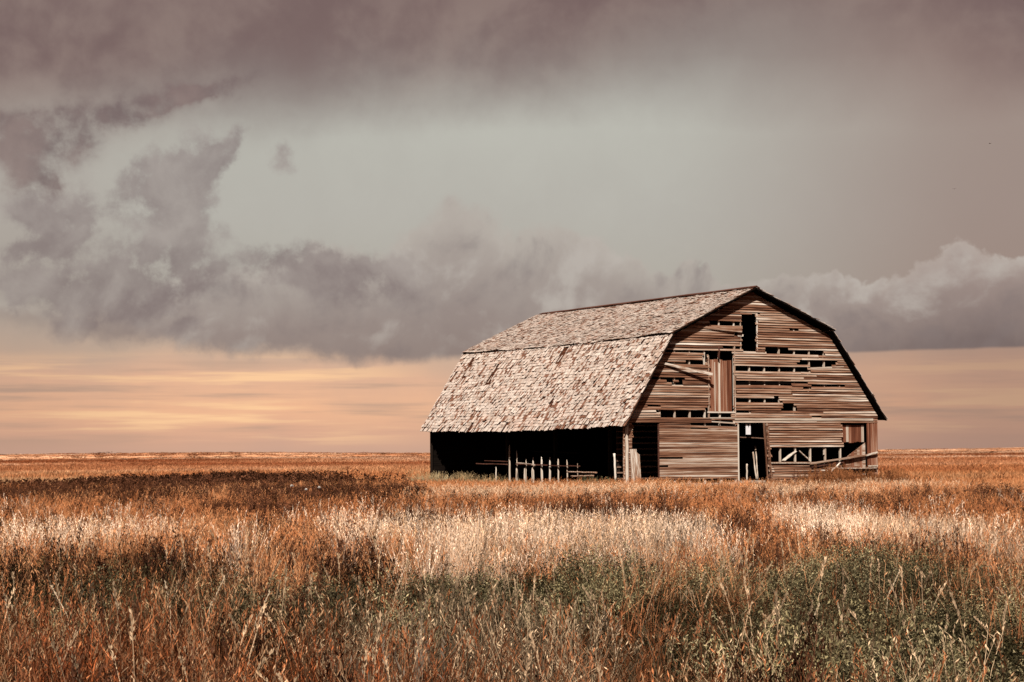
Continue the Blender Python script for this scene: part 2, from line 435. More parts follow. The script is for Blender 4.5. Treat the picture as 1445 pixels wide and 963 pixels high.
while z < ztop - .04:
    h = COURSE + .018
    l, r = lim(z + .02); lt, rt = lim(min(z + h, ztop))
    zc = z + COURSE * .5
    cuts = []
    for (ua, ub, za, zb) in HOLES:
        ov = min(zb, z + COURSE) - max(za, z)
        if ov > COURSE * .55 or (zb - za < COURSE * .9 and za <= zc < zb): cuts.append((ua, ub))
    spans = [(l, r)]
    for (ua, ub) in cuts:
        nsp = []
        for (a, b) in spans:
            if ub <= a or ua >= b: nsp.append((a, b)); continue
            if ua > a: nsp.append((a, ua))
            if ub < b: nsp.append((ub, b))
        spans = nsp
    for (a, b) in spans:
        if b - a < .07: continue
        ends = [a]; 
        while b - ends[-1] > 5.6: ends.append(ends[-1] + random.uniform(2.8, 5.0))
        if b - ends[-1] < .5 and len(ends) > 1: ends.pop()
        ends.append(b)
        for i in range(len(ends) - 1):
            e0, e1 = ends[i] + (.004 if i else 0), ends[i + 1] - (.004 if i < len(ends) - 2 else 0)
            t0 = max(e0, lt) if i == 0 and e0 == l else e0
            t1 = min(e1, rt) if i == len(ends) - 2 and e1 == r else e1
            if t1 - t0 < .02: t0 = t1 - .02
            if e0 != l and e0 in [c2[1] for c2 in cuts]: e0 += random.uniform(-.1, .08); t0 = e0 + random.uniform(-.03, .03)
            if e1 in [c2[0] for c2 in cuts]: e1 += random.uniform(-.08, .1); t1 = e1 + random.uniform(-.03, .03)
            sk = (0, 0)
            if random.random() < .16: sk = (random.uniform(-.022, .012), random.uniform(-.022, .012))
            hh = h - (random.uniform(.026, .042) if random.random() < .55 else 0)
            o = obj('siding_board', board_mesh((e0, e1), (t0, t1), hh, sk), M['siding'], barn)
            local(o, e0, -random.uniform(0, .012), z); nb += 1
    z += COURSE
print('siding boards', nb)

# ---- studs behind the gable siding
sp = []
for k in range(-7, 10):
    u, _ = gab(1036.5 + 21.15 * k, 560, .03); sp.append(u)
for u in sp:
    zt = min(ZP - .3, min([zz for zz in np.arange(2.6, 8.1, .05) if not (lim(zz)[0] < u - .05 and lim(zz)[1] > u + .05)] + [7.9]) - .02)
    z0 = .3
    for (ua, ub, za, zb) in HOLES[:1] + HOLES[1:2]:
        pass
    segs = [(z0, zt)]
    for (ua, ub, za, zb) in (HOLES[0], HOLES[3], HOLES[5], HOLES[7]):
        if ua - .0 < u < ub + .0:
            ns_ = []
            for (a, b) in segs:
                if zb <= a or za >= b: ns_.append((a, b)); continue
                if za - a > .3: ns_.append((a, za - .01))
                if b - zb > .3: ns_.append((zb + .01, b))
            segs = ns_
    for (a, b) in segs:
        mb = MB(); mb.bar((0, 0, 0), (0, 0, b - a), .09, .055, up=(1, 0, 0), n=6, jit=.003)
        local(obj('stud', mb.me('stud'), M['pale'], barn), u, .055, a)

def box_part(name, u0, u1, z0, z1, y0, y1, mat, parent=barn, jit=.003, axis='x', loc=None):
    mb = MB()
    if axis == 'x':
        mb.bar((0, 0, 0), (u1 - u0, 0, 0), y1 - y0, z1 - z0, up=(0, 0, 1), n=max(2, int((u1 - u0) / .5)), jit=jit)
        return local(obj(name, mb.me(name), mat, parent), u0, (y0 + y1) / 2, (z0 + z1) / 2)
    mb.bar((0, 0, 0), (0, 0, z1 - z0), u1 - u0, y1 - y0, up=(0, 1, 0), n=max(2, int((z1 - z0) / .5)), jit=jit)
    return local(obj(name, mb.me(name), mat, parent), (u0 + u1) / 2, (y0 + y1) / 2, z0)

# ---- upper loft opening trim
(lu0, lz0), (lu1, lz1) = gab(1045.5, 497), gab(1067, 443)
box_part('opening_trim', lu0 - .03, lu0, lz0, lz1, -.03, .02, M['siding'], axis='z')
box_part('opening_trim', lu1, lu1 + .04, lz0, lz1, -.035, .02, M['pale'], axis='z')
box_part('opening_trim', lu0 - .03, lu1 + .04, lz1, lz1 + .04, -.03, .02, M['siding'])

# ---- loft door, hung a little behind its frame
(du0, dz0), (du1, dz1) = gab(1001, 580.5), gab(1032.5, 507.5)
ld = box_part('loft_door', du0, du1 + .02, dz0, dz1 - .02, .075, .1, M['inner'], axis='z')
ld['label'] = 'red brown vertical plank loft door'
pw = (du1 - du0) / 4
for k, (f0, f1) in enumerate([(0, 1.05), (1.1, 1.7), (1.76, 2.45), (2.5, 3.2), (3.24, 4.0)]):
    p = box_part('plank', du0 + f0 * pw, du0 + f1 * pw, dz0 - .01, dz1 - random.uniform(0, .06), .035 + .006 * (k % 2), .068 + .006 * (k % 2), M['door'], parent=None, axis='z')
    p.parent = ld; p.location = Vector(p.location) - Vector(ld.location)
for k, f in enumerate((1.08, 1.73)):
    p = box_part('batten', du0 + f * pw - .02, du0 + f * pw + .02, dz0, dz1 - .12, .018, .034, M['pale'], parent=None, axis='z')
    p.parent = ld; p.location = Vector(p.location) - Vector(ld.location)
fu1 = gab(1036, 540)[0]
box_part('door_frame', du0 - .06, du0 - .02, dz0 - .3, dz1 + .14, -.045, .03, M['grey'], axis='z')
box_part('door_frame', fu1 - .01, fu1 + .04, dz0 - .3, dz1 + .55, -.045, .03, M['grey'], axis='z')
box_part('door_frame', du0 - .09, fu1 + .02, dz0 - .07, dz0 - .012, -.05, .03, M['palex'])
box_part('door_frame', du0 - .01, fu1 - .03, dz0 - .30, dz0 - .25, -.048, .03, M['palex'])
# door track above and its bent hanger
mb = MB(); mb.tube([(0, -.06, .5), (.03, -.07, .3), (-.02, -.06, .12), (.02, -.05, -.05)], [.03, .035, .045, .03], 6)
local(obj('door_hanger', mb.me('door_hanger', True), M['fascia'], barn), gab(1013, 505)[0], 0, dz1)

# ---- loose slanting boards on the gable
def slant(name, a, b, wd, th, out0, out1, mat, label=None, bow=0.0):
    (u0_, z0_), (u1_, z1_) = gab(*a), gab(*b)
    L = math.hypot(u1_ - u0_, z1_ - z0_); ang = math.atan2(z1_ - z0_, u1_ - u0_)
    rings = []; n = 8
    for i in range(n + 1):
        t = i / n; y = -(out0 + (out1 - out0) * t) - bow * math.sin(math.pi * t); ww = wd * (.85 + .3 * t) / 2
        j = random.uniform(-.004, .004)
        rings.append([(L * t, y - th / 2, -ww + j), (L * t, y + th / 2, -ww + j), (L * t, y + th / 2, ww + j), (L * t, y - th / 2, ww + j)])
    mb = MB(); mb.quadstrip(rings)
    o = obj(name, mb.me(name), mat, barn); local(o, u0_, 0, z0_, 0, -ang, 0)
    if label: o['label'] = label
    return o
slant('loose_board', (926, 511), (999, 529), .10, .03, .05, .32, M['siding'], 'loose board sprung away from the gable at a slant')
slant('loose_board', (983, 461), (1044, 467.5), .11, .03, .04, .14, M['siding'], 'board hanging askew beside the upper loft opening')
slant('loose_board', (1037, 540.9), (1141, 540.9), .045, .02, -.0, -.0, M['inner'])
slant('loose_board', (975, 593.5), (1036, 597.5), .05, .025, .03, .05, M['palex'])
slant('loose_board', (1143, 519.8), (1190, 518.2), .06, .02, .03, .03, M['palex'])

# ---- belt board across the gable above the doors
zb_ = gab(900, 594)[1]
box_part('belt_board', 0.05, gab(1003, 594)[0], zb_ - .07, zb_ + .1, -.06, -.03, M['siding'])
zb2 = gab(1130, 592)[1]
box_part('belt_board', gab(1036, 594)[0], BW - .25, zb2 - .05, zb2 + .04, -.06, -.03, M['palex'])

# ---- sliding door of narrow boards
(su0, sz0), (su1, sz1) = gab(928.5, 677), gab(1040.5, 599)
sdoor = box_part('sliding_door', su0, su1, sz0 + .05, sz1 - .05, -.02, .0, M['inner'], jit=0)
sdoor['label'] = 'wide sliding door of narrow horizontal boards'
nbd = 27; pitch = (sz1 - sz0) / nbd
for k in range(nbd):
    if k in (10,): spans_ = [(.30, 1.0)]
    elif k in (6,): spans_ = [(.12, 1.0)]
    elif k in (25,): spans_ = [(0, .4), (.62, 1)]
    else: spans_ = [(0, 1)]
    for a, b in spans_:
        zz = sz0 + k * pitch
        sk = random.uniform(-.012, .012); tl = -.10 * max(0, (k - 20)) / 7
        mb = MB(); L = (su1 - su0) * (b - a); rings = []
        for i in range(9):
            t = i / 8; T = a + (b - a) * t; dzv = tl * T * (k > 20) + sk * t + random.uniform(-.004, .004)
            yo = random.uniform(-.004, .004)
            rings.append([(L * t, -.024 + yo, dzv), (L * t, -.004, dzv), (L * t, -.004, dzv + pitch * .97), (L * t, -.016 + yo, dzv + pitch * .97)])
        mb.quadstrip(rings)
        o = obj('door_board', mb.me('door_board'), M['siding'], sdoor)
        o.location = Vector((su0 + (su1 - su0) * a, -.03, zz)) - Vector(sdoor.location)
o = box_part('door_edge', su0 - .03, su0 + .03, sz0 - .25, sz1, -.075, -.058, M['fascia'], parent=None, axis='z'); o.parent = sdoor; o.location = Vector(o.location) - Vector(sdoor.location)
o = box_part('door_edge', su1 - .04, su1 + .02, sz0 - .2, sz1, -.075, -.058, M['pale'], parent=None, axis='z'); o.parent = sdoor; o.location = Vector(o.location) - Vector(sdoor.location)
# sill and short footing blocks under it
zs = gab(985, 682)[1]
box_part('sill', gab(900, 682)[0], gab(1040, 682)[0], zs - .12, zs, -.1, .06, M['palex'])
box_part('sill', gab(1043, 680)[0], gab(1078, 680)[0], zs - .05, zs + .07, -.1, .06, M['palex'])
for pxx in (931, 952, 972, 995, 1018, 1039):
    box_part('footing_block', gab(pxx, 680)[0] - .035, gab(pxx, 680)[0] + .035, zs + .002, sz0 + .05, -.01, .06, M['pale'], axis='z')
box_part('sill_beam', .1, BW - .1, .1, .24, .1, .24, M['inner'])

# ---- centre doorway: leaning jamb and inner rail
def bar_part(name, p, q, wd, dp, mat, parent=barn, n=6, jit=.004, taper=1.0, label=None):
    p, q = Vector(p), Vector(q); d = q - p; L = d.length
    mb = MB(); mb.bar((0, 0, 0), (0, 0, L), wd, dp, up=(0, 1, 0), n=n, jit=jit, taper=taper)
    o = obj(name, mb.me(name), mat, parent); o.location = p
    o.rotation_mode = 'XYZ'; o.rotation_euler = d.to_track_quat('Z', 'Y').to_euler()
    if label: o['label'] = label
    return o
def G(px, py, y=0.0):
    u, z = gab(px, py, y); return (u, y, z)
bar_part('jamb', G(1088.5, 681, -.07), G(1082, 596.5, -.07), .12, .05, M['siding'], label='leaning door jamb')
bar_part('jamb', G(1083.5, 679, -.10), G(1078, 597, -.10), .06, .05, M['grey'])
bar_part('jamb', G(1041.5, 681, -.03), G(1041, 597, -.03), .04, .05, M['grey'])
bar_part('door_rail', G(1041, 617, .35), G(1082, 619, .35), .035, .04, M['slat'])
# ---- right part: rail under the window strip, torn planking, corner
bar_part('window_sill', G(1088, 653.5, -.05), G(1150, 653.5, -.05), .13, .05, M['palex'])
bar_part('broken_rail', G(1143, 654.5, -.12), G(1236, 640.5, -.08), .10, .07, M['greyx'], taper=.9, label='long grey rail slanting up to the corner')
bar_part('broken_rail', G(1144, 659.5, -.05), G(1190, 652.5, -.05), .12, .05, M['fascia'])
bar_part('broken_rail', G(1168, 661.5, -.08), G(1236, 660.5, -.08), .14, .05, M['siding'])
for k, (pyv) in enumerate((657, 660.5, 664, 667.5, 671, 674.5, 678)):
    a, b = (1089, 1143) if k < 1 else (1089 + random.uniform(0, 3), 1160 + random.uniform(-5, 25))
    (u0_, z0_), (u1_, z1_) = gab(a, pyv), gab(b, pyv)
    local(obj('siding_board', board_mesh((u0_, u1_), (u0_, u1_), .12, (0, random.uniform(-.03, .03))), M['siding'], barn), u0_, -.02, z0_ - .05)
bar_part('loose_board', G(1105, 650.5, .12), G(1122, 637, .06), .24, .03, M['palex'], label='short pale board wedged across the window strip')
bar_part('loose_board', G(1127, 636, .1), G(1142, 650, .1), .09, .04, M['siding'])
bar_part('loose_board', G(1142.5, 651, .05), G(1142.5, 645, .05), .07, .04, M['pale'])
bar_part('loose_board', G(1162.5, 629, .05), G(1162.5, 642, .05), .05, .04, M['pale'])
# hatch of upright planks under the eave corner
(hu0, hz0), (hu1, hz1) = gab(1189, 625), gab(1220.5, 600)
hatch = box_part('hatch', hu0 + .03, hu1, hz0 + .05, hz1, .12, .14, M['inner'], axis='z', jit=0); hatch['label'] = 'short hatch of upright planks in the right opening'
npk = 9
for k in range(npk):
    a, b = hu0 + (hu1 - hu0) * k / npk, hu0 + (hu1 - hu0) * (k + .94) / npk
    o = box_part('plank', a, b, hz0 + random.uniform(-.02, .05), hz1 - .0, .075 + random.uniform(0, .012), .105, M['pale'] if k in (2, 8) else M['door'], parent=None, axis='z')
    o.parent = hatch; o.location = Vector(o.location) - Vector(hatch.location)
# torn lower planking: tops cut along a slant
tp0, tp1 = (1190, 649), (1221, 625)
npk = 8
torn = box_part('torn_panel', gab(1190, 664)[0], gab(1221, 664)[0], gab(1200, 664)[1], gab(1200, 664)[1] + .12, .06, .1, M['inner'], jit=0)
torn['label'] = 'torn plank panel with a slanting broken top'
for k in range(npk):
    t = (k + .5) / npk
    pxk = 1190 + 31 * t; pyt = tp0[1] + (tp1[1] - tp0[1]) * t
    u, zt = gab(pxk, pyt); zb0 = gab(pxk, 672)[1]; wd = (gab(1221, 640)[0] - gab(1190, 640)[0]) / npk
    sl_ = (zt - gab(pxk - 31 / npk, tp0[1] + (tp1[1] - tp0[1]) * (t - 1 / npk))[1])
    mb = MB(); mb.quadstrip([[(-wd * .48, 0, 0), (wd * .47, 0, 0), (wd * .47, .025, 0), (-wd * .48, .025, 0)],
                             [(-wd * .48, 0, zt - zb0 - sl_ / 2), (wd * .47, 0, zt - zb0 + sl_ / 2), (wd * .47, .025, zt - zb0 + sl_ / 2), (-wd * .48, .025, zt - zb0 - sl_ / 2)]])
    o = obj('plank', mb.me('plank'), M['siding'] if k % 3 else M['door'], torn)
    o.location = Vector((u, random.uniform(-.0, .03), zb0)) - Vector(torn.location)
# right corner: dark upright boards
cu0 = gab(1223.5, 640)[0]
for k in range(3):
    a = cu0 + (BW - cu0) * k / 3; b = cu0 + (BW - cu0) * (k + .93) / 3
    box_part('corner_board', a, b, .25, ZER + .18, -.035 + .008 * (k % 2), -.005, M['door'], axis='z')
box_part('corner_post', BW - .14, BW - .002, .02, ZER + .1, .0, .16, M['innerz'], axis='z')
bar_part('corner_rail', G(1222, 643, -.1), G(1238, 638.5, -.1), .08, .06, M['palex'])
bar_part('corner_rail', G(1226, 658, -.1), G(1238, 657.5, -.1), .08, .06, M['palex'])

# ---- left corner: two round posts and a facing board
def round_post(px, ptop, r, y, mat, lean=0.0, zb=-.05):
    u, zt = gab(px, ptop, y)
    mb = MB(); n = 9; pts, rad = [], []
    for i in range(n + 1):
        t = i / n; pts.append((random.uniform(-.008, .008) + lean * t, random.uniform(-.008, .008), (zt - zb) * t)); rad.append(r * (1.05 - .1 * t) * random.uniform(.93, 1.07))
    mb.tube(pts, rad, 8)
    return local(obj('corner_post', mb.me('corner_post', True), mat, barn), u, y, zb)
round_post(880.6, 598, .055, .12, M['siding'])
round_post(884.3, 598, .065, -.02, M['pale'])
box_part('corner_board', gab(886.2, 640)[0], gab(891, 640)[0], .1, gab(888, 597.5)[1], -.05, -.02, M['siding'], axis='z')

# ---- back wall, right wall, partition, floor, inner posts, eave beam
def wall_boards(name, poly_lim, z0, z1, mat, step=.16):
    mb = MB(); zz = z0
    while zz < z1:
        a, b = poly_lim(zz); a2, b2 = poly_lim(min(zz + step, z1))
        if b - a > .05:
            a, a2, b, b2 = a + .01, a2 + .01, b - .01, b2 - .01
            mb.quadstrip([[(a, 0, zz), (a, .03, zz), (a2, .02, zz + step + .02), (a2, -.004, zz + step + .02)], [(b, 0, zz), (b, .03, zz), (b2, .02, zz + step + .02), (b2, -.004, zz + step + .02)]])
        zz += step
    return mb
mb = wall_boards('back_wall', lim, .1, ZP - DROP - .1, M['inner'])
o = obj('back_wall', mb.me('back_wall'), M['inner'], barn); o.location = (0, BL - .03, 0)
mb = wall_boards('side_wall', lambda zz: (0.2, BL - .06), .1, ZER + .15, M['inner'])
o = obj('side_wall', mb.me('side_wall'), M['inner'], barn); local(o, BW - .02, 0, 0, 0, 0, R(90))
mb = MB()
for k in range(13):
    mb_ = MB(); mb_.bar((0, 0, 0), (2.6, 0, 0), .03, .06, n=4, jit=.004)
    local(obj('partition_board', mb_.me('partition_board'), M['slat'], barn), .5, 1.5, .3 + k * .235)
for u_ in (.62, 3.0):
    box_part('partition_post', u_ - .05, u_ + .05, 0, 3.02, 1.53, 1.62, M['innerz'], axis='z')
mb = MB(); mb.quadstrip([[(.02, .02, .03), (BW - .05, .02, .03), (BW - .05, .02, -.2), (.02, .02, -.2)], [(.02, BL - .05, .03), (BW - .05, BL - .05, .03), (BW - .05, BL - .05, -.2), (.02, BL - .05, -.2)]])
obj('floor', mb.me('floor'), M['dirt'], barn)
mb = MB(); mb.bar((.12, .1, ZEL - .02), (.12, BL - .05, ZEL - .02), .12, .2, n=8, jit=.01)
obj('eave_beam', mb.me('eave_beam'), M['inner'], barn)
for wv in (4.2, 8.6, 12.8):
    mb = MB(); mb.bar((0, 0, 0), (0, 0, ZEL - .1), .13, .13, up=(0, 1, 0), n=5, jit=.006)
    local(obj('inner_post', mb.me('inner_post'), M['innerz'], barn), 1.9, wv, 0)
mb = MB(); mb.bar((0, 0, 0), (0, 0, ZEL + .05), .07, .1, up=(0, 1, 0), n=6, jit=.006)
local(obj('corner_post', mb.me('corner_post'), M['innerz'], barn), .05, BL - .08, 0)
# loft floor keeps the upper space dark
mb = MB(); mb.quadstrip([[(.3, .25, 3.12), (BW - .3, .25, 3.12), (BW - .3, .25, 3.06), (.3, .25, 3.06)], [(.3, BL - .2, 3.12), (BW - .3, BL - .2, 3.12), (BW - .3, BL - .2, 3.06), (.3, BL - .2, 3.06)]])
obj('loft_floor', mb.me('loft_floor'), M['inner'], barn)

# ---- roof slopes: boarding plus thousands of shingles
def sag(wv, t):
    """how far the old roof has settled; t=0 at the lower edge, 1 at the upper"""
    s = math.sin(math.pi * min(1, max(0, wv / BL)))
    return -.07 * s * (1 - t) - .03 * s + .018 * math.sin(wv * 1.9 + t * 3) * (1 - .5 * t)
def slope(name, A, B, label, seedv, streaks, miss, palette, simple=False):
    A, B = Vector((A[0], 0, A[1])), Vector((B[0], 0, B[1]))
    d = (B - A); SL = d.length; d.normalize()
    nrm = Vector((-d.z, 0, d.x))
    if nrm.z < 0: nrm = -nrm
    W0, W1 = -OV, BL + .42
    def P(t, wv, hgt):
        p = A + d * (SL * t) + nrm * hgt
        return (p.x, wv, p.z + sag(wv, t) * 1.0)
    mb = MB(); nw, ntt = 30, 6
    rings = []
    for i in range(nw + 1):
        wv = W0 + (W1 - W0) * i / nw
        rings.append([P(k / ntt, wv, 0) for k in range(ntt + 1)] + [P(k / ntt, wv, -.05) for k in range(ntt, -1, -1)])
    mb.quadstrip(rings)
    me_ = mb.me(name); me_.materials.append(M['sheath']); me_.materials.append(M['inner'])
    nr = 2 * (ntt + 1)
    me_.polygons.foreach_set('material_index', [(0 if (q < nw * nr and q % nr < ntt) else 1) for q in range(len(me_.polygons))])  # underside and end faces: overhang shade put into the colour as near-black
    roof = obj(name, me_, None, barn); roof['label'] = label
    rs = random.Random(seedv)
    expo = .148
    nco = int(SL / expo)
    vs_, fs, tn = [], [], []
    for i in range(nco + 1):
        s0 = i * expo
        if s0 > SL - .06: break
        wv = W0 - .02 + rs.uniform(0, .1)
        drift = rs.uniform(-.012, .012)
        while wv < W1 - .04:
            wd = rs.choice((.07, .085, .1, .12, .14, .17)) * rs.uniform(.9, 1.1)
            wd = min(wd, W1 + .03 - wv)
            m_ = miss
            for (sw0, sw1, st0, st1, pr) in streaks:
                slant_ = (s0 / SL - st0) / max(1e-3, st1 - st0)
                if 0 <= slant_ <= 1 and sw0 <= wv + wd / 2 <= sw1: m_ = pr
            if rs.random() < m_:
                wv += wd; continue
            ln = min(.36, SL - s0 + .02)
            s1 = s0 + drift + (rs.uniform(-.014, .012) if rs.random() < .8 else rs.uniform(-.05, .05)) - (.0 if i else .05)
            lift = rs.uniform(0, .008); cup = rs.uniform(-.004, .01)
            if rs.random() < .14: lift += rs.uniform(.01, .06)
            skw = rs.gauss(0, .012) if rs.random() < .85 else rs.gauss(0, .05)
            th = rs.uniform(.016, .028)
            gp_ = rs.uniform(.006, .022) if rs.random() < .75 else rs.uniform(.02, .05)
            b = len(vs_)
            hb = .03 + lift; htp = .006
            for (tt, w_, hh) in ((s1, wv + gp_, hb + th + rs.uniform(0, .004)), (s1 + rs.uniform(-.012, .012), wv + wd, hb + th + cup),
                                 (s1 + ln, wv + wd + skw, htp + .006), (s1 + ln, wv + gp_ + skw, htp + .006),
                                 (s1, wv + gp_, hb), (s1, wv + wd, hb + cup)):
                vs_.append(P(tt / SL, w_, hh))
            fs += [(b, b + 1, b + 2, b + 3), (b + 4, b + 5, b + 1, b), (b + 4, b, b + 3), (b + 5, b + 2, b + 1)]
            q = rs.random(); base = palette[0] if q < .62 else palette[1] if q < .84 else palette[2]
            k = rs.uniform(.72, 1.2)
            tn += [[base[0] * k * ALB, base[1] * k * ALB, base[2] * k * ALB]] * 6
            wv += wd
    me = mesh('shingles', vs_, fs, tn)
    o = obj('shingles', me, M['shingle'], roof); o['kind'] = 'stuff'
    return roof
PAL = ((.63, .56, .505), (.49, .40, .34), (.18, .092, .062))
def ws(px, py):  # place on the lower left slope where the photograph shows something
    t0 = None
    best = None
    for t in np.linspace(0, 1, 21):
        u = -SIDE + (UKL + SIDE) * t; zz = ZEL + (ZKL - ZEL) * t
        wv, z2 = sid(px, py, u)
        if best is None or abs(z2 - zz) < best[0]: best = (abs(z2 - zz), wv, t)
    return best[1], best[2]
def streak(p, q, wd, pr):
    (w0_, t0_), (w1_, t1_) = ws(*p), ws(*q)
    wm = (w0_ + w1_) / 2
    wd *= 1.35
    return (wm - wd / 2, wm + wd / 2, min(t0_, t1_), max(t0_, t1_), pr)
STR = [streak((799, 491), (784, 522), .3, .95), (streak((669, 509), (650, 543), .26, .9)), streak((703, 516), (685, 548), .35, .85),
       streak((867, 520), (857, 540), .22, .8), streak((730, 538), (745, 539), .5, .7), streak((688, 518), (680, 522), .2, .8),
       streak((640, 538), (645, 528), .2, .8), streak((668, 596), (662, 604), .2, .9), streak((718, 596), (712, 604), .2, .9),
       streak((770, 560), (764, 566), .25, .8), streak((780, 560), (775, 580), .18, .8), streak((903, 487), (901, 492), .2, .8), streak((655, 580), (660, 575), .2, .8),
       streak((700, 560), (690, 590), .22, .5), streak((830, 585), (824, 602), .22, .7), streak((940, 478), (925, 500), .18, .5)]
slope('lower_roof', (-SIDE, ZEL), (UKL, ZKL), 'steep lower roof slope of silvery ragged shingles', 3, STR, .085, PAL)
slope('upper_roof', (UKL - .07, ZKL + .025), (UP, ZP), 'shallow upper roof slope of silvery shingles', 5, [(4, 4.4, .2, .9, .3), (9, 9.3, .3, .8, .4)], .05, ((.58, .515, .465), (.45, .37, .315), (.18, .095, .065)))
slope('lower_roof', (BW + SIDE, ZER), (UKR, ZKR), 'steep lower roof slope facing away', 8, [], .03, PAL)
slope('upper_roof', (UKR + .12, ZKR + .05), (UP, ZP), 'upper roof slope facing away', 9, [], .03, PAL)
# ridge board and edge boards
mb = MB(); mb.bar((UP - .06, -OV - .02, ZP + .055), (UP - .06, BL + .0, ZP + .035), .22, .03, up=(-.3, 0, 1), n=14, jit=.006)
mb.bar((UP + .1, -OV - .02, ZP + .03), (UP + .1, BL + .0, ZP + .01), .2, .03, up=(.5, 0, 1), n=14, jit=.006)
obj('ridge_board', mb.me('ridge_board'), M['fascia'], barn)
def edge(A, B, mat=M['fascia'], y=-OV - .025):
    p, q = Vector((A[0], y, A[1])), Vector((B[0], y, B[1]))
    d = (q - p).normalized(); n_ = Vector((-d.z, 0, d.x)); n_ = n_ if n_.z > 0 else -n_
    p, q = p - n_ * .06, q - n_ * .06
    mb = MB(); mb.bar(p, q, .035, .14, up=n_, n=8, jit=.003)
    obj('rake_board', mb.me('rake_board'), mat, barn)
edge((-SIDE, ZEL + .02), (UKL - .02, ZKL + .02)) if False else None
# edge((UKL - .1, ZKL + .05), (UP, ZP)); edge((BW + SIDE, ZER), (UKR + .02, ZKR)); edge((UKR + .1, ZKR + .05), (UP, ZP))
# rafters under the roof, ends showing at the overhang
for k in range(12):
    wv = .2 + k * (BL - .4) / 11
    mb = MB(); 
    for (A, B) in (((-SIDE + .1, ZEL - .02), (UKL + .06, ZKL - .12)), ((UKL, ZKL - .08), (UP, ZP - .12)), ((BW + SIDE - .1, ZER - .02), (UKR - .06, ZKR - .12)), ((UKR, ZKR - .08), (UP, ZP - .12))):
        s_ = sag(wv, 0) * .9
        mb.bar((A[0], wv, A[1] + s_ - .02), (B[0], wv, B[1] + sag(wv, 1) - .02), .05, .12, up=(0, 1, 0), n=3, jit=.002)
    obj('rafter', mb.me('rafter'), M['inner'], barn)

# ------------------------------------------------------------------ loose things around the barn
def to_world(u, wv, z): return O_B + E_U * u + E_W * wv + Vector((0, 0, z))
# pen fence of pointed stakes inside the open side
FENCE_U = .45
fw0, _ = sid(719, 660, FENCE_U)
fence = empty('pen_fence', to_world(FENCE_U, fw0, 0), TH)
tag(fence, 'row of pale pointed stakes with rails inside the open dark side of the barn', 'fence')
def stake(px, ptop, r, name='stake', dy=0.0, lean=0.0):
    wv, zt = sid(px, ptop, FENCE_U - dy)
    mb = MB(); n = 7; pts = []; rad = []
    for i in range(n + 1):
        t = i / n; pts.append((random.uniform(-.006, .006), lean * t + random.uniform(-.006, .006), zt * t))
        rad.append(.68 * r * (1.1 - .3 * t) * random.uniform(.9, 1.1) * (.35 if i == n else 1))
    mb.tube(pts, rad, 7)
    o = obj(name, mb.me(name, True), M['pale'], fence); o.location = (-dy, wv - fw0, 0); return o
stake(719, 628, .07)
for (px_s, tp, r_, dd, ln) in ((730, 636, .05, 0, .05), (741.5, 647, .05, 0, -.06), (752.5, 645, .06, 0, 0), (764.8, 645, .075, 0, .04), (776, 645, .07, 0, 0), (788.3, 646.5, .065, 0, .04), (801, 649, .055, 0, .06), (815, 654, .03, 0, 0),
                           (728.5, 661, .05, .1, 0), (740, 661, .045, .1, 0), (751, 660, .05, .1, 0), (700, 659, .05, .1, 0)):
    stake(px_s, tp, r_, dy=dd, lean=ln)
def frail(a, b, wd, name='rail', mat=M['siding'], dy=.09):
    (w0_, z0_), (w1_, z1_) = sid(a[0], a[1], FENCE_U - dy), sid(b[0], b[1], FENCE_U - dy)
    p, q = Vector((-dy, w0_ - fw0, z0_)), Vector((-dy, w1_ - fw0, z1_)); d = q - p
    mb = MB(); mb.bar((0, 0, 0), (d.length, 0, 0), .05, wd, n=6, jit=.006)
    o = obj(name, mb.me(name), mat, fence); o.location = p; o.rotation_euler = d.to_track_quat('X', 'Z').to_euler()
frail((684, 650.2), (716, 651.5), .035, mat=M['fascia']); frail((730, 653.5), (756, 656.5), .06); frail((775, 657.2), (818, 658), .04, mat=M['fascia']); frail((728, 655), (772, 656.8), .05, mat=M['fascia']); frail((672, 654.5), (716, 655.5), .04, mat=M['fascia'])
frail((755, 637.5), (815, 639.5), .04, dy=-.1, mat=M['inner'])
# brush pile rails to the right of the stakes
def pole(name, pts, rad, mat, label, cat, group=None):
    p0 = Vector(pts[0]); mb = MB()
    P_ = [Vector(p) - p0 for p in pts]
    n = 7; L_ = []
    for i in range(n + 1):
        t = i / n * (len(P_) - 1); k = min(int(t), len(P_) - 2)
        L_.append(P_[k].lerp(P_[k + 1], t - k) + Vector([random.uniform(-.008, .008) for _ in range(3)]))
    mb.tube(L_, [rad * random.uniform(.85, 1.1) for _ in L_], 7)
    o = obj(name, mb.me(name, True), mat); o.location = p0
    return tag(o, label, cat, group)
def SP(px, py, u): 
    wv, z_ = sid(px, py, u); return to_world(u, wv, z_)
def GP(px, py, y):
    u, z_ = gab(px, py, y); return to_world(u, y, z_)
pole('fallen_pole', [SP(800, 666, .3), SP(842, 667.5, .25)], .035, M['siding'], 'upper of two grey poles lying low at the foot of the open barn side', 'pole', 'fallen poles by the barn')
pole('fallen_pole', [SP(806, 672.5, .2), SP(838, 671.5, .15)], .035, M['siding'], 'lower and shorter of two grey poles lying at the foot of the open barn side', 'pole', 'fallen poles by the barn')
pole('short_post', [SP(868.5, 679, .3), SP(867, 640, .3)], .045, M['pale'], 'thin pale post standing just inside the open barn side by its front corner', 'post')
pole('leaning_pole', [GP(1067.5, 677, .55), GP(1062.5, 638, .75)], .035, M['pale'], 'left one of two slim poles leaning inside the centre doorway', 'pole', 'poles inside the centre doorway')
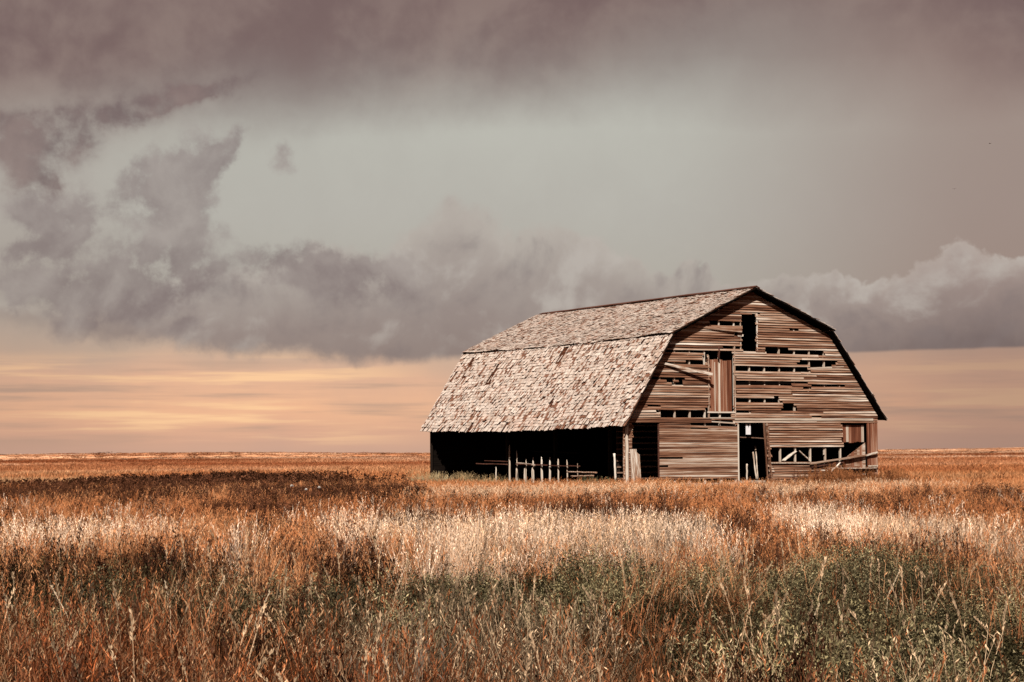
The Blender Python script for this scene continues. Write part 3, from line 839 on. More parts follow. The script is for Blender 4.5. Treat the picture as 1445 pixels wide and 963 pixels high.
pole('leaning_pole', [GP(1069.5, 677, .5), GP(1066, 630, .8)], .03, M['pale'], 'right and taller one of two slim poles leaning inside the centre doorway', 'pole', 'poles inside the centre doorway')
pole('short_post', [GP(1054, 679, .3), GP(1054, 655, .3)], .035, M['pale'], 'short pale stub post standing inside the centre doorway', 'post')
pole('fallen_stick', [GP(1171, 667, -.35), GP(1179, 660, -.25), GP(1186, 653, -.16)], .035, M['pale'], 'forked pale stick leaning on the low boards right of the window strip', 'stick')
# leaning plank
mb = MB()
(pu0, pz0), (pu1, pz1) = gab(892.2, 681, -.3), gab(901.5, 634, -.12)
for k in range(3):
    a = (pu1 - pu0) * k / 3
    b = (pu1 - pu0) * (k + .93) / 3
    top_ = pz1 - (0 if k < 2 else .12)
    mb.quadstrip([[(a, 0, 0), (b, 0, 0), (b, .03, 0), (a, .03, 0)], [(a, .15, top_), (b, .15, top_ - (.0 if k < 2 else .1)), (b, .18, top_ - (.0 if k < 2 else .1)), (a, .18, top_)]])
o = obj('leaning_plank', mb.me('leaning_plank'), M['grey']); o.location = to_world(pu0, -.34, 0); o.rotation_euler = (0, 0, TH)
tag(o, 'grey upright planks leaning at the left edge of the left doorway', 'plank')
# white notched board added as stand-in for sky through a back wall hole
(nu0, nz0), (nu1, nz1) = gab(1052.6, 613.5, .06), gab(1059, 598.5, .06)
nw_ = nu1 - nu0; nh = nz1 - nz0
mb = MB(); th_ = .02
out = [(0, 0), (nw_, 0), (nw_, nh), (nw_ * .72, nh), (nw_ * .66, nh * .55), (nw_ * .26, nh), (0, nh)]
b0 = len(mb.v)
for (a, b) in out: mb.v.append((a, 0, b)); mb.t.append(1)
for (a, b) in out: mb.v.append((a, th_, b)); mb.t.append(1)
n_ = len(out); mb.f.append(tuple(range(n_))); mb.f.append(tuple(reversed(range(n_, 2 * n_))))
for i in range(n_): j = (i + 1) % n_; mb.f.append((i, i + n_, j + n_, j))
o = obj('sky_gap_board', mb.me('sky_gap_board'), M['white']); o.location = to_world(nu0, .05, nz0); o.rotation_euler = (0, 0, TH)
tag(o, 'small added white board in the centre doorway standing in for sky through a hole in the back wall', 'board')

# ------------------------------------------------------------------ ground sheet
def vnoise(x_, y_, s, seed=0):
    """smooth value noise, vectorised"""
    x_ = np.asarray(x_, float) * s + seed * 17.3; y_ = np.asarray(y_, float) * s + seed * 9.1
    xi, yi = np.floor(x_), np.floor(y_); fx, fy = x_ - xi, y_ - yi
    fx, fy = fx * fx * (3 - 2 * fx), fy * fy * (3 - 2 * fy)
    def hsh(a, b):
        q = np.sin(a * 127.1 + b * 311.7 + seed * 74.7) * 43758.5453
        return q - np.floor(q)
    return (hsh(xi, yi) * (1 - fx) + hsh(xi + 1, yi) * fx) * (1 - fy) + (hsh(xi, yi + 1) * (1 - fx) + hsh(xi + 1, yi + 1) * fx) * fy
def fbm(x_, y_, s, seed=0, n=4):
    r, a = 0, .5
    for k in range(n): r = r + a * vnoise(x_, y_, s * 2 ** k, seed + k); a *= .5
    return r / (1 - .5 ** n)
def terrain(x_, y_):
    d = np.hypot(x_, y_)
    near = (fbm(x_, y_, .05, 3, 3) - .5) * .25 * np.clip((np.abs(d - 86) - 14) / 20, .0, 1)
    k = np.clip((d - 300) / 900, 0, 1)
    return near + k * (fbm(x_, y_, .0022, 5, 3) - .38) * 7.0 + k * (fbm(x_, y_, .012, 6, 2) - .5) * 1.6
rad = np.concatenate([np.linspace(0, 60, 40), np.linspace(63, 300, 60), np.geomspace(310, 4200, 60)])
ang = np.linspace(-math.pi, math.pi, 181)[:-1]
front = np.linspace(-.45, .45, 91)
ang = np.unique(np.concatenate([ang, front]))
RR, AA = np.meshgrid(rad[1:], ang, indexing='ij')
gxs, gys = RR * np.sin(AA), RR * np.cos(AA); gzs = terrain(gxs, gys)
na = len(ang)
V_ = [(0, 0, float(terrain(0., 0.)))] + list(zip(gxs.ravel().tolist(), gys.ravel().tolist(), gzs.ravel().tolist()))
Fc = []
for j in range(na): Fc.append((0, 1 + (j + 1) % na, 1 + j))
for i in range(len(rad) - 2):
    for j in range(na):
        a, b = 1 + i * na + j, 1 + i * na + (j + 1) % na
        Fc.append((a, b, b + na, a + na))
me = mesh('ground', V_, Fc, smooth=True)
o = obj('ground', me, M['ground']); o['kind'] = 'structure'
tag(o, 'flat dry prairie ground running out to the horizon', 'ground')

# ------------------------------------------------------------------ plant clumps (sources live in unlinked collections)
rp = random.Random(21)
class PB:
    def __init__(s): s.v, s.f, s.t = [], [], []
    def blade(s, x0, y0, h, wd, lx, ly, az, tone, segs=3, droop=0.0, z0=0.0, tipw=.15):
        b = len(s.v); cx_, sx_ = math.cos(az) * wd / 2, math.sin(az) * wd / 2
        for i in range(segs + 1):
            t = i / segs; k = t * t
            z = z0 + h * (t - droop * k * t)
            px, py = x0 + lx * k, y0 + ly * k
            ww = 1 - (1 - tipw) * t ** 1.5
            s.v += [(px - cx_ * ww, py - sx_ * ww, z), (px + cx_ * ww, py + sx_ * ww, z)]; s.t += [tone, tone]
        for i in range(segs): s.f.append((b + 2 * i, b + 2 * i + 1, b + 2 * i + 3, b + 2 * i + 2))
    def leaf(s, p, d, L, wd, tone):
        d = Vector(d).normalized(); a = d.cross(Vector((rp.uniform(-1, 1), rp.uniform(-1, 1), rp.uniform(-1, 1)))).normalized() * wd / 2
        p = Vector(p); b = len(s.v)
        s.v += [tuple(p), tuple(p + d * L * .5 + a), tuple(p + d * L), tuple(p + d * L * .5 - a)]; s.t += [tone] * 4
        s.f.append((b, b + 1, b + 2, b + 3))
    def me(s, name):
        return mesh(name, s.v, s.f, np.array([t if hasattr(t, '__len__') else (t, t, t) for t in s.t]))
def tn(lo, hi): return rp.uniform(lo, hi)
def tuft(n, rad_, h0, h1, w0, w1, lean, heads=0, tones=(.35, 1.25)):
    b = PB()
    for i in range(n):
        r_ = rad_ * math.sqrt(rp.random()); a = rp.uniform(0, 6.283)
        l = rp.gauss(0, lean); m2 = rp.gauss(0, lean); h = rp.uniform(h0, h1)
        b.blade(r_ * math.cos(a), r_ * math.sin(a), h, rp.uniform(w0, w1), l + .25 * r_ * math.cos(a), m2 + .25 * r_ * math.sin(a), rp.uniform(0, 3.14), tn(*tones), 3, rp.uniform(0, .35) if rp.random() < .4 else 0)
    for i in range(heads):
        r_ = rad_ * math.sqrt(rp.random()); a = rp.uniform(0, 6.283); x0, y0 = r_ * math.cos(a), r_ * math.sin(a)
        l, m2 = rp.gauss(0, lean), rp.gauss(0, lean); h = h1 * rp.uniform(1.0, 1.3); t_ = tn(.9, 1.35)
        b.blade(x0, y0, h, w0 * .7, l, m2, rp.uniform(0, 3.14), t_, 3, 0, tipw=.8)
        for q in range(7):
            k = .78 + .22 * q / 6
            b.leaf((x0 + l * k * k, y0 + m2 * k * k, h * k), (rp.gauss(0, .45), rp.gauss(0, .45), 1), .038, .007, t_ * rp.uniform(.8, 1.2))
    return b
def leafy(ns, rad_, h0, h1, leaf_l, leaf_w, nl):
    b = PB()
    for i in range(ns):
        r_ = rad_ * math.sqrt(rp.random()); a = rp.uniform(0, 6.283); x0, y0 = r_ * math.cos(a), r_ * math.sin(a)
        l, m2 = rp.gauss(0, .07) + .4 * x0, rp.gauss(0, .07) + .4 * y0; h = rp.uniform(h0, h1)
        b.blade(x0, y0, h, .006, l, m2, a, (.55, .42, .4), 3)
        for q in range(nl):
            k = rp.uniform(.25, 1.03); bt = rp.uniform(.12, 1.4)
            b.leaf((x0 + l * k * k + rp.gauss(0, .02), y0 + m2 * k * k + rp.gauss(0, .02), h * k), (rp.gauss(0, .6), rp.gauss(0, .6), rp.uniform(.1, 1.1)), leaf_l * rp.uniform(.6, 1.3), leaf_w * rp.uniform(.7, 1.3), bt)
    return b
def twiggy(ns, rad_, h0, h1):
    b = PB()
    for i in range(ns):
        r_ = rad_ * math.sqrt(rp.random()); a = rp.uniform(0, 6.283); x0, y0 = r_ * math.cos(a), r_ * math.sin(a)
        l, m2 = rp.gauss(0, .06), rp.gauss(0, .06); h = rp.uniform(h0, h1); t_ = tn(.5, 1.3)
        b.blade(x0, y0, h, .008, l, m2, rp.uniform(0, 3.14), t_, 3, tipw=.5)
        for q in range(10):
            k = rp.uniform(.35, 1); p = (x0 + l * k * k, y0 + m2 * k * k, h * k); aa = rp.uniform(0, 6.283); L = rp.uniform(.05, .16) * (1.3 - .6 * k)
            b.blade(p[0], p[1], L * 1.1, .004, L * .6 * math.cos(aa), L * .6 * math.sin(aa), aa + 1.57, t_, 1, z0=p[2], tipw=.6)
            for e in range(4):
                b.leaf((p[0] + L * .5 * math.cos(aa) * rp.random(), p[1] + L * .5 * math.sin(aa) * rp.random(), p[2] + L * rp.uniform(.3, 1.1)), (rp.gauss(0, .5), rp.gauss(0, .5), 1), rp.uniform(.018, .04), .012, tn(.5, 1.5))
    return b
def stalk(h, lean):
    b = PB(); a = rp.uniform(0, 6.283); l, m2 = lean * math.cos(a), lean * math.sin(a)
    for az in (0, 1.57): b.blade(0, 0, h, .007, l, m2, az, 1.0, 5, .06, tipw=.7)
    for q in range(26):
        k = rp.uniform(.8, 1.02); b.leaf((l * k * k, m2 * k * k, h * (k - .06 * k ** 3)), (rp.gauss(0, .25) + l, rp.gauss(0, .25) + m2, 1), .045, .014, tn(.8, 1.2))
    for q in range(3):
        k = rp.uniform(.2, .65); aa = rp.uniform(0, 6.283); b.blade(l * k * k, m2 * k * k, rp.uniform(.12, .25), .009, .12 * math.cos(aa), .12 * math.sin(aa), aa + 1.57, tn(.7, 1.1), 3, .7, z0=h * k)
    return b
SPEC = {
    'dry_grass': [tuft(60, .2, .16, .5, .004, .0125, .13, 5, (.08, 1.6)) for _ in range(4)],
    'pale_grass': [tuft(52, .18, .30, .66, .003, .010, .14, 12, (.25, 1.4)) for _ in range(4)],
    'leafy_weed': [leafy(12, .17, .22, .58, .024, .0085, 84) for _ in range(4)],
    'twiggy_weed': [twiggy(9, .2, .35, .62) for _ in range(4)],
    'tall_stalk': [stalk(rp.uniform(.75, 1.05), rp.uniform(.08, .3)) for _ in range(5)],
    'far_grass': [tuft(60, .55, .2, .46, .02, .05, .1, 0, (.45, 1.25)) for _ in range(4)],
    'far_weed': [leafy(20, .5, .3, .62, .1, .05, 16) for _ in range(3)],
}
SRC = {}
for name, bs in SPEC.items():
    c_ = bpy.data.collections.new('source ' + name)
    for b in bs:
        me = b.me(name); me.materials.append(M['plant']); c_.objects.link(bpy.data.objects.new(name + '_source', me))
    SRC[name] = c_

def scatter(name, src, pts, cols, scl, rot, label, cat):
    n = len(pts)
    me = bpy.data.meshes.new(name); me.vertices.add(n); me.vertices.foreach_set('co', pts.astype(np.float32).ravel())
    def attr(nm, ty, arr, fld):
        a = me.attributes.new(nm, ty, 'POINT'); a.data.foreach_set(fld, arr.ravel())
    attr('col', 'FLOAT_COLOR', np.concatenate([cols, np.ones((n, 1))], 1).astype(np.float32), 'color')
    attr('scl', 'FLOAT_VECTOR', scl.astype(np.float32), 'vector')
    attr('rot', 'FLOAT_VECTOR', rot.astype(np.float32), 'vector')
    attr('pick', 'INT', rng.integers(0, len(SPEC[src]), n).astype(np.int32), 'value')
    o = bpy.data.objects.new(name, me); col.objects.link(o)
    ng = bpy.data.node_groups.new('scatter ' + name, 'GeometryNodeTree')
    ng.interface.new_socket('Geometry', in_out='INPUT', socket_type='NodeSocketGeometry')
    ng.interface.new_socket('Geometry', in_out='OUTPUT', socket_type='NodeSocketGeometry')
    gi, go = ng.nodes.new('NodeGroupInput'), ng.nodes.new('NodeGroupOutput')
    ci = ng.nodes.new('GeometryNodeCollectionInfo'); ci.inputs['Collection'].default_value = SRC[src]
    ci.inputs['Separate Children'].default_value = True; ci.inputs['Reset Children'].default_value = True
    ip = ng.nodes.new('GeometryNodeInstanceOnPoints'); ip.inputs['Pick Instance'].default_value = True
    def na_(nm, ty):
        q = ng.nodes.new('GeometryNodeInputNamedAttribute'); q.data_type = ty; q.inputs['Name'].default_value = nm; return q.outputs['Attribute']
    ng.links.new(gi.outputs[0], ip.inputs['Points']); ng.links.new(ci.outputs[0], ip.inputs['Instance'])
    ng.links.new(na_('pick', 'INT'), ip.inputs['Instance Index']); ng.links.new(na_('scl', 'FLOAT_VECTOR'), ip.inputs['Scale'])
    er = ng.nodes.new('FunctionNodeEulerToRotation'); ng.links.new(na_('rot', 'FLOAT_VECTOR'), er.inputs[0]); ng.links.new(er.outputs[0], ip.inputs['Rotation'])
    ng.links.new(ip.outputs[0], go.inputs[0])
    md = o.modifiers.new('scatter', 'NODES'); md.node_group = ng
    tag(o, label, cat, None, 'stuff'); return o

# ---- where each kind grows: patches on the ground (centre, half width, half depth, softness by noise)
def patch(px, py, rx, ry, h=.52):
    x_, y_ = ground_at(px, py, h); _, y0 = ground_at(px, py + ry, h)
    yy = py - ry
    y1 = ground_at(px, max(yy, 650), h)[1]
    return (x_, y_, rx * y_ / F, (y_ - y0), max(y1 - y_, y_ - y0))
def field(patches, x_, y_, nz, k0=1.15, k1=2.2):
    r = np.zeros_like(x_)
    for (cx_, cy_, rx, rn, rf) in patches:
        ry = np.where(y_ < cy_, rn, rf)
        q = ((x_ - cx_) / rx) ** 2 + ((y_ - cy_) / ry) ** 2
        r = np.maximum(r, np.clip(k0 - q + (nz - .5) * k1, 0, 1))
    return r
PALE = [patch(*p) for p in ((90, 754, 120, 10), (760, 758, 110, 16), (900, 768, 120, 28), (1000, 770, 50, 20), (640, 790, 80, 16), (560, 755, 70, 8), (1140, 733, 50, 7), (1430, 772, 40, 26), (1190, 752, 40, 7), (330, 790, 40, 8))]
TAN = [patch(*p) for p in ((780, 692, 280, 8), (1120, 690, 120, 6), (1300, 745, 140, 16), (1250, 683, 90, 4), (1400, 765, 90, 30), (130, 755, 190, 20), (820, 765, 260, 34))]
DARK = [patch(*p) for p in ((150, 690, 290, 18), (440, 694, 170, 9), (1425, 702, 90, 7), (600, 738, 70, 9), (1010, 745, 70, 8), (380, 717, 90, 6), (860, 722, 90, 6))]
BROWN = [patch(*p) for p in ((150, 815, 290, 34), (60, 800, 140, 30), (390, 850, 110, 40))]
GREEN = [patch(*p) for p in ((330, 838, 120, 18), (120, 835, 150, 14), (1250, 905, 200, 30), (620, 845, 140, 22), (1180, 800, 260, 14), (760, 800, 160, 14), (490, 830, 75, 20), (700, 818, 90, 26), (810, 830, 150, 36), (1020, 868, 190, 44), (1280, 855, 230, 48), (1400, 890, 140, 60), (960, 830, 100, 20))]
PFRONT = [patch(*p) for p in ((1300, 935, 170, 26), (600, 885, 190, 28), (850, 915, 190, 30), (1080, 925, 200, 30), (760, 870, 120, 14))]
RED = [patch(*p) for p in ((450, 935, 150, 30), (110, 915, 220, 50), (700, 950, 130, 20), (975, 803, 45, 20), (1230, 792, 40, 8), (1290, 950, 60, 14), (180, 745, 60, 8))]
GREY = []
for wv, rr in ((8.5, .5), (9.6, .7), (12.2, .5), (13.4, .8), (14.6, .6), (15.6, .9), (16.6, .9)):
    q = to_world(-.7, wv, 0); GREY.append((q.x, q.y, rr, rr * .8, rr * .8))
q = to_world(-.5, .6, 0); GREY.append((q.x, q.y, .7, .6, .6))

C_PALE, C_STRAW, C_ORANGE, C_RUST, C_RED, C_DARK, C_GREEN, C_GREY = [np.array(c) for c in (
    (.92, .69, .52), (.62, .37, .20), (.54, .215, .088), (.34, .10, .036), (.20, .042, .014), (.06, .026, .015), (.285, .235, .125), (.42, .35, .22))]
def in_barn(x_, y_, m_=0.0):
    u = (x_ - BX) * E_U.x + (y_ - BY) * E_U.y; v = (x_ - BX) * E_W.x + (y_ - BY) * E_W.y
    return (u > -m_ + .25) & (u < BW + m_) & (v > -.08 - m_) & (v < BL + m_)
def sector(d0, d1, dens, half):
    A_ = half * (d1 * d1 - d0 * d0); n = int(A_ * dens)
    d = np.sqrt(rng.uniform(d0 * d0, d1 * d1, n)); a = rng.uniform(-half, half, n)
    return d * np.sin(a) + rng.uniform(-3, 3, n) * (d < 40), d * np.cos(a)
acc = {k: [[], [], [], []] for k in SPEC}
def put(kind, x_, y_, c_, sx, sz):
    n = len(x_)
    if not n: return
    z_ = terrain(x_, y_)
    acc[kind][0].append(np.stack([x_, y_, z_ - .015], 1)); acc[kind][1].append(np.clip(c_ * ALB, .003, .9))
    acc[kind][2].append(np.stack([sx, sx, sz], 1)); acc[kind][3].append(np.stack([rng.normal(0, .07, n), rng.normal(0, .07, n), rng.uniform(0, 6.283, n)], 1))
def grow(d0, d1, dens, half, wide, far=False):
    x_, y_ = sector(d0, d1, dens, half)
    ok = ~in_barn(x_, y_, .0); x_, y_ = x_[ok], y_[ok]
    n = len(x_); d = np.hypot(x_, y_)
    sc_n = np.clip(14 / np.clip(d, 8, 200), .1, 1)
    nz = fbm(x_, y_, .55, 11) * .6 + fbm(x_, y_, .13, 12) * .4
    nz = np.clip((nz - .5) * 1.8 + .5, 0, 1)
    big = np.clip((fbm(x_, y_, .035, 14, 4) - .5) * 2.2 + .5, 0, 1)
    band = np.clip((fbm(x_ * .5, y_ * .5, .03, 15, 3) - .5) * 2.6 + .5, 0, 1)
    fp0, ft, fd, fb, fg, ff, fr, fy = [field(p, x_, y_, nz) for p in (PALE, TAN, DARK, BROWN, GREEN, PFRONT, RED, GREY)]
    fp = field(PALE, x_, y_, np.clip(nz * .6 + .4 * np.clip((fbm(x_, y_, .3, 51, 2) - .5) * 3 + .5, 0, 1), 0, 1), 1.2, 3.0)
    fg = field(GREEN, x_, y_, nz, 1.75, 1.5)
    r1, r2 = rng.random(n), rng.random(n)
    fg = fg * np.clip((x_ / d + .30) * 5.0, .45, 1)
    j = rng.uniform(.72, 1.28, (n, 1))
    # base colour: straw to orange to rust by noise
    t = np.clip(big * .7 + r2 * .5 - .1, 0, 1)[:, None]
    base = np.where(t < .5, C_STRAW + (C_ORANGE - C_STRAW) * t * 2, C_ORANGE + (C_RUST - C_ORANGE) * (t * 2 - 1))
    farm = np.clip((d - 120) / 120, 0, 1)[:, None]
    fb_ = band[:, None]
    farc = np.where(fb_ < .5, np.array((.26, .085, .036)) + (np.array((.46, .21, .105)) - np.array((.26, .085, .036))) * fb_ * 2, np.array((.46, .21, .105)) + (np.array((.72, .48, .33)) - np.array((.46, .21, .105))) * (fb_ * 2 - 1))
    base = base * (1 - farm) + farc * np.clip(1.45 - d[:, None] / 900, .85, 1.3) * farm
    hgt = rng.uniform(.75, 1.1, n); nr_ = d < 24; hgt[nr_] = rng.uniform(.45, 1.2, nr_.sum())
    fw = np.clip(1.0 - (in_barn(x_, y_, 2.2)) * .25, 0, 1)
    kind = np.full(n, 0)
    colr = base.copy()
    def sel(f, p=1.0): return (f * p > r1) & (kind == 0)
    s_ = sel(fy, .9); kind[s_] = 2; colr[s_] = C_GREY * (.35 + .8 * r2[s_][:, None]); hgt[s_] *= .7 + .6 * nz[s_]
    s_ = sel(fg, .92); kind[s_] = 3; colr[s_] = C_GREEN * (.25 + 1.5 * np.clip(fbm(x_, y_, 1.1, 41, 2) * 1.8 - .5, 0, 1)[s_][:, None]) + (C_GREY * .3) * (r2[s_][:, None] < .3); hgt[s_] = (.45 + 1.0 * fbm(x_, y_, .9, 43, 2)[s_]) * rng.uniform(.8, 1.15, s_.sum())
    shade_gap = (kind == 3) & (fbm(x_, y_, .75, 47, 2) < .42) & (d < 40)
    colr[shade_gap] = np.array((.05, .042, .02)) * (.5 + .9 * r2[shade_gap][:, None]); hgt[shade_gap] *= .6  # near-black colour imitates shaded gaps between the weed mounds
    s_ = sel(fd, .76); kind[s_] = 4; colr[s_] = C_DARK * (.6 + 1.5 * r2[s_][:, None]) + np.array((.05, .015, .005)) * (big[s_][:, None]); hgt[s_] *= 1.1
    s_ = sel(fb, .72); kind[s_] = np.where(r2[s_] < .6, 3, 4); colr[s_] = C_DARK * (.4 + 1.1 * r2[s_][:, None]) + np.array((.05, .05, .022)) * (r2[s_][:, None] < .6)
    s_ = sel(fp, .6); kind[s_] = 2; colr[s_] = (C_STRAW + (C_PALE - C_STRAW) * np.clip(r2[s_] * 1.6, 0, 1)[:, None]) * (.75 + .4 * rng.random((s_.sum(), 1)))
    s_ = sel(ff, .8); kind[s_] = 2; colr[s_] = np.array((.52, .37, .235)) * (.6 + .6 * r2[s_][:, None]); hgt[s_] *= .8
    s_ = sel(fr, .75); kind[s_] = 1; colr[s_] = C_RED * (.7 + .7 * r2[s_][:, None]) + C_RUST * .25
    s_ = sel(ft, .85); kind[s_] = 1; colr[s_] = (C_STRAW * .6 + C_PALE * .4) * (.75 + .4 * r2[s_][:, None])
    s_ = (kind == 0) & (d < 60) & (r1 < .16); kind[s_] = 4; colr[s_] = C_DARK * 1.6
    kind[kind == 0] = 1
    nearm = np.clip((20 - d) / 5, 0, 1)[:, None] * (kind == 1)[:, None]
    nearc = np.where(r2[:, None] < .42, C_RUST * .8, np.where(r2[:, None] < .68, np.array((.36, .25, .15)), C_DARK * 1.5))
    colr = colr * (1 - nearm * .75) + nearc * nearm * .75
    colr = colr * j
    pm = (rng.random(n) < .006) & (d < 45) & (kind != 3); kind[pm] = 2; colr[pm] = C_PALE * rng.uniform(.5, 1.0, (int(pm.sum()), 1))
    dark_mix = rng.random(n) < np.where(d < 24, .4, np.where(d < 60, .2, .06))
    colr[dark_mix] *= np.where(d < 24, .25, .4)[dark_mix][:, None]
    sx = rng.uniform(.8, 1.25, n) * wide
    # low turf in front of the barn so that its sill shows
    u = (x_ - BX) * E_U.x + (y_ - BY) * E_U.y; v = (x_ - BX) * E_W.x + (y_ - BY) * E_W.y
    lowf = (u > -1) & (u < 8.7) & (v < 0) & (v > -13)
    hgt = np.where(lowf, hgt * .45, hgt)
    lowr = (u >= 8.7) & (u < 13.5) & (v < 0) & (v > -8)
    hgt = np.where(lowr, hgt * .9, hgt)
    names = {1: 'far_grass' if far else 'dry_grass', 2: 'far_grass' if far else 'pale_grass', 3: 'far_weed' if far else 'leafy_weed', 4: 'far_weed' if far else 'twiggy_weed'}
    for k, nm in names.items():
        s_ = kind == k
        hk = hgt[s_] * (1.35 if far and k == 2 else 1)
        put(nm, x_[s_], y_[s_], colr[s_], sx[s_], hk)
    return
HALF = .33
grow(8.5, 24, 27, HALF, 1.0)
grow(24, 46, 20, HALF, 1.2)
grow(46, 75, 7, HALF, 1.5)
grow(75, 125, 3.2, HALF, 1.15, True)
grow(125, 260, .75, HALF, 1.6, True)
grow(260, 700, .11, HALF, 2.6, True)
grow(700, 1800, .012, HALF, 5.0, True)
# ragged scrub on the skyline
x_, y_ = sector(500, 1900, .00028, HALF); n = len(x_)
put('far_weed', x_, y_, np.array((.16, .07, .035)) * rng.uniform(.6, 1.2, (n, 1)), rng.uniform(2.5, 6, n), rng.uniform(.7, 1.5, n))
# rank weeds against the foot of the barn
def foot(n, u0_, u1_, v0_, v1_, c_, h0, h1, kind='twiggy_weed'):
    u = rng.uniform(u0_, u1_, n); v = rng.uniform(v0_, v1_, n)
    put(kind, BX + E_U.x * u + E_W.x * v, BY + E_U.y * u + E_W.y * v, np.array(c_) * rng.uniform(.6, 1.3, (n, 1)), rng.uniform(1.0, 1.5, n), rng.uniform(h0, h1, n))
foot(110, 8.3, 12.9, -1.8, -.25, (.30, .12, .05), .8, 1.6)
foot(34, 4.9, 8.2, -.8, -.2, (.34, .15, .07), .4, .9)
foot(22, .3, 2.2, -1.0, -.25, (.34, .14, .06), .5, .95)
foot(24, -.9, -.3, .2, 2.6, (.36, .31, .17), .8, 1.3, 'leafy_weed')
for w0_, w1_, hh in ((6.5, 8.5, .8), (9, 10.2, 1.0), (11.8, 14.2, 1.15), (14.4, 17.2, 1.3)):
    foot(18, -1.3, -.2, w0_, w1_, (.52, .37, .2), hh * .55, hh * .85, 'pale_grass')
# tall single straws over the near field
x_, y_ = sector(9, 24, 4.0, HALF)
nzs = fbm(x_, y_, .3, 31); keep = nzs > .38; x_, y_ = x_[keep], y_[keep]; n = len(x_)
put('tall_stalk', x_, y_, np.array((.52, .36, .23)) * rng.uniform(.4, 1.35, (n, 1)), rng.uniform(.5, .9, n), rng.uniform(.4, .82, n))
LAB = {'dry_grass': ('short rust and straw coloured grass covering the near field', 'grass'),
       'pale_grass': ('pale bleached feathery grass in drifts across the middle of the field', 'grass'),
       'leafy_weed': ('grey green leafy weeds crowding the right foreground', 'weeds'),
       'twiggy_weed': ('dark brown twiggy dead weeds at the left of the field', 'weeds'),
       'tall_stalk': ('single tall straw stalks rising above the near grass', 'grass'),
       'far_grass': ('orange and tan grass of the far field reaching the horizon', 'grass'),
       'far_weed': ('dark weeds in a band across the left of the far field', 'weeds')}
for k, (a, b, c_, d_) in acc.items():
    P_ = np.concatenate(a); print(k, len(P_))
    scatter(k, k, P_, np.concatenate(b), np.concatenate(c_), np.concatenate(d_), *LAB[k])

# ------------------------------------------------------------------ plants that stand out one by one
def copy_tree(o, parent=None):
    c = o.copy(); col.objects.link(c); c.parent = parent
    for ch in list(o.children): copy_tree(ch, c)
    return c
def place(o, px, ptop, dist_, hgt):
    """stand a plant of height hgt so that its tip shows at that spot, dist_ metres off"""
    d = ray(px, ptop); t = dist_ / d.y
    x_, y_ = d.x * t, d.y * t; zt = CAMH + d.z * t
    g = float(terrain(np.array(x_), np.array(y_)))
    k = max(.2, (zt - g)) / hgt
    o.location = (x_, y_, g - .01); o.scale = (k * .9, k * .9, k); o.rotation_euler = (0, 0, random.uniform(0, 6.28))
def dock():
    o = empty('dock_plant')
    mb = MB(); mb.tube([(0, 0, 0), (.01, 0, .4), (.03, .01, .8), (.05, .01, 1.0)], [.009, .008, .006, .003], 5, 1.2)
    br = [(.45, .15, .10, .78), (.55, -.13, .06, .85), (.5, .04, -.15, .8)]
    for (z0_, bx, by, z1_) in br: mb.tube([(.015, 0, z0_), (.015 + bx * .6, by * .6, z0_ + .12), (.02 + bx, by, z1_)], [.006, .005, .003], 4, 1.1)
    obj('stem', mb.me('stem'), M['dock'], o)
    for (p, q, n_, r_) in [((.025, .005, .55), (.05, .01, 1.0), 60, .045)] + [((.015 + b[1] * .6, b[2] * .6, b[0] + .1), (.02 + b[1], b[2], b[3]), 32, .03) for b in br]:
        pb = PB()
        for i in range(n_):
            t = rp.random(); c_ = Vector(p).lerp(Vector(q), t); rr = r_ * (1 - .7 * t)
            c_ += Vector((rp.gauss(0, rr * .6), rp.gauss(0, rr * .6), rp.gauss(0, .01)))
            pb.leaf(c_, (rp.gauss(0, .8), rp.gauss(0, .8), rp.uniform(-.2, 1)), .035, .028, tn(.5, 1.5))
        obj('seed_spike', pb.me('seed_spike'), M['dock'], o)['kind'] = 'stuff'
    return o
DOCKS = [(1252, 655.5, 77, 'tall leaning dark dock plant just right of the barn corner'), (1279, 668, 76, 'small dark dock plant second from the barn corner on the right'),
         (1290, 670, 75, 'low dock plant beside the small second one right of the barn'), (1312, 670, 77, 'dock plant third clump out from the barn on the right'),
         (1352, 672, 75, 'short slim dock plant left of the paired upright ones'), (1375, 667, 76, 'dark upright dock plant in the pair right of the barn'),
         (1386, 663, 76, 'tallest dark dock plant of the upright pair on the right'), (1413, 664, 74, 'forked dock plant nearest the right edge of the field'),
         (1364, 674, 73, 'low dock plant at the foot of the upright pair'), (1205, 664, 74, 'brown dock plant in front of the torn lower boards of the barn'),
         (1122, 662, 74, 'brown dock plant in front of the low boards beside the centre doorway'), (1152, 665, 75, 'brown dock plant under the window strip of the barn'),
         (296, 661, 60, 'dark dock plant sticking up above the left weed band'), (250, 660, 66, 'feathery dark weed rising above the weed band at the left'),
         (490, 659, 70, 'thin dark dock plant alone between the weed band and the barn'),
         (1063, 792, 19, 'dark slim dock plant at the top edge of the green weeds'), (984, 796, 19.5, 'dark dock plant standing among russet plants in front of the barn')]
d0 = dock()
for i, (px_, pt_, dd, lb) in enumerate(DOCKS):
    o = d0 if i == 0 else copy_tree(d0)
    place(o, px_, pt_, dd, 1.0); tag(o, lb, 'dock plant', 'dead dock plants in the field')
    if dd < 30: o.scale = (o.scale.z * .5, o.scale.z * .5, o.scale.z)
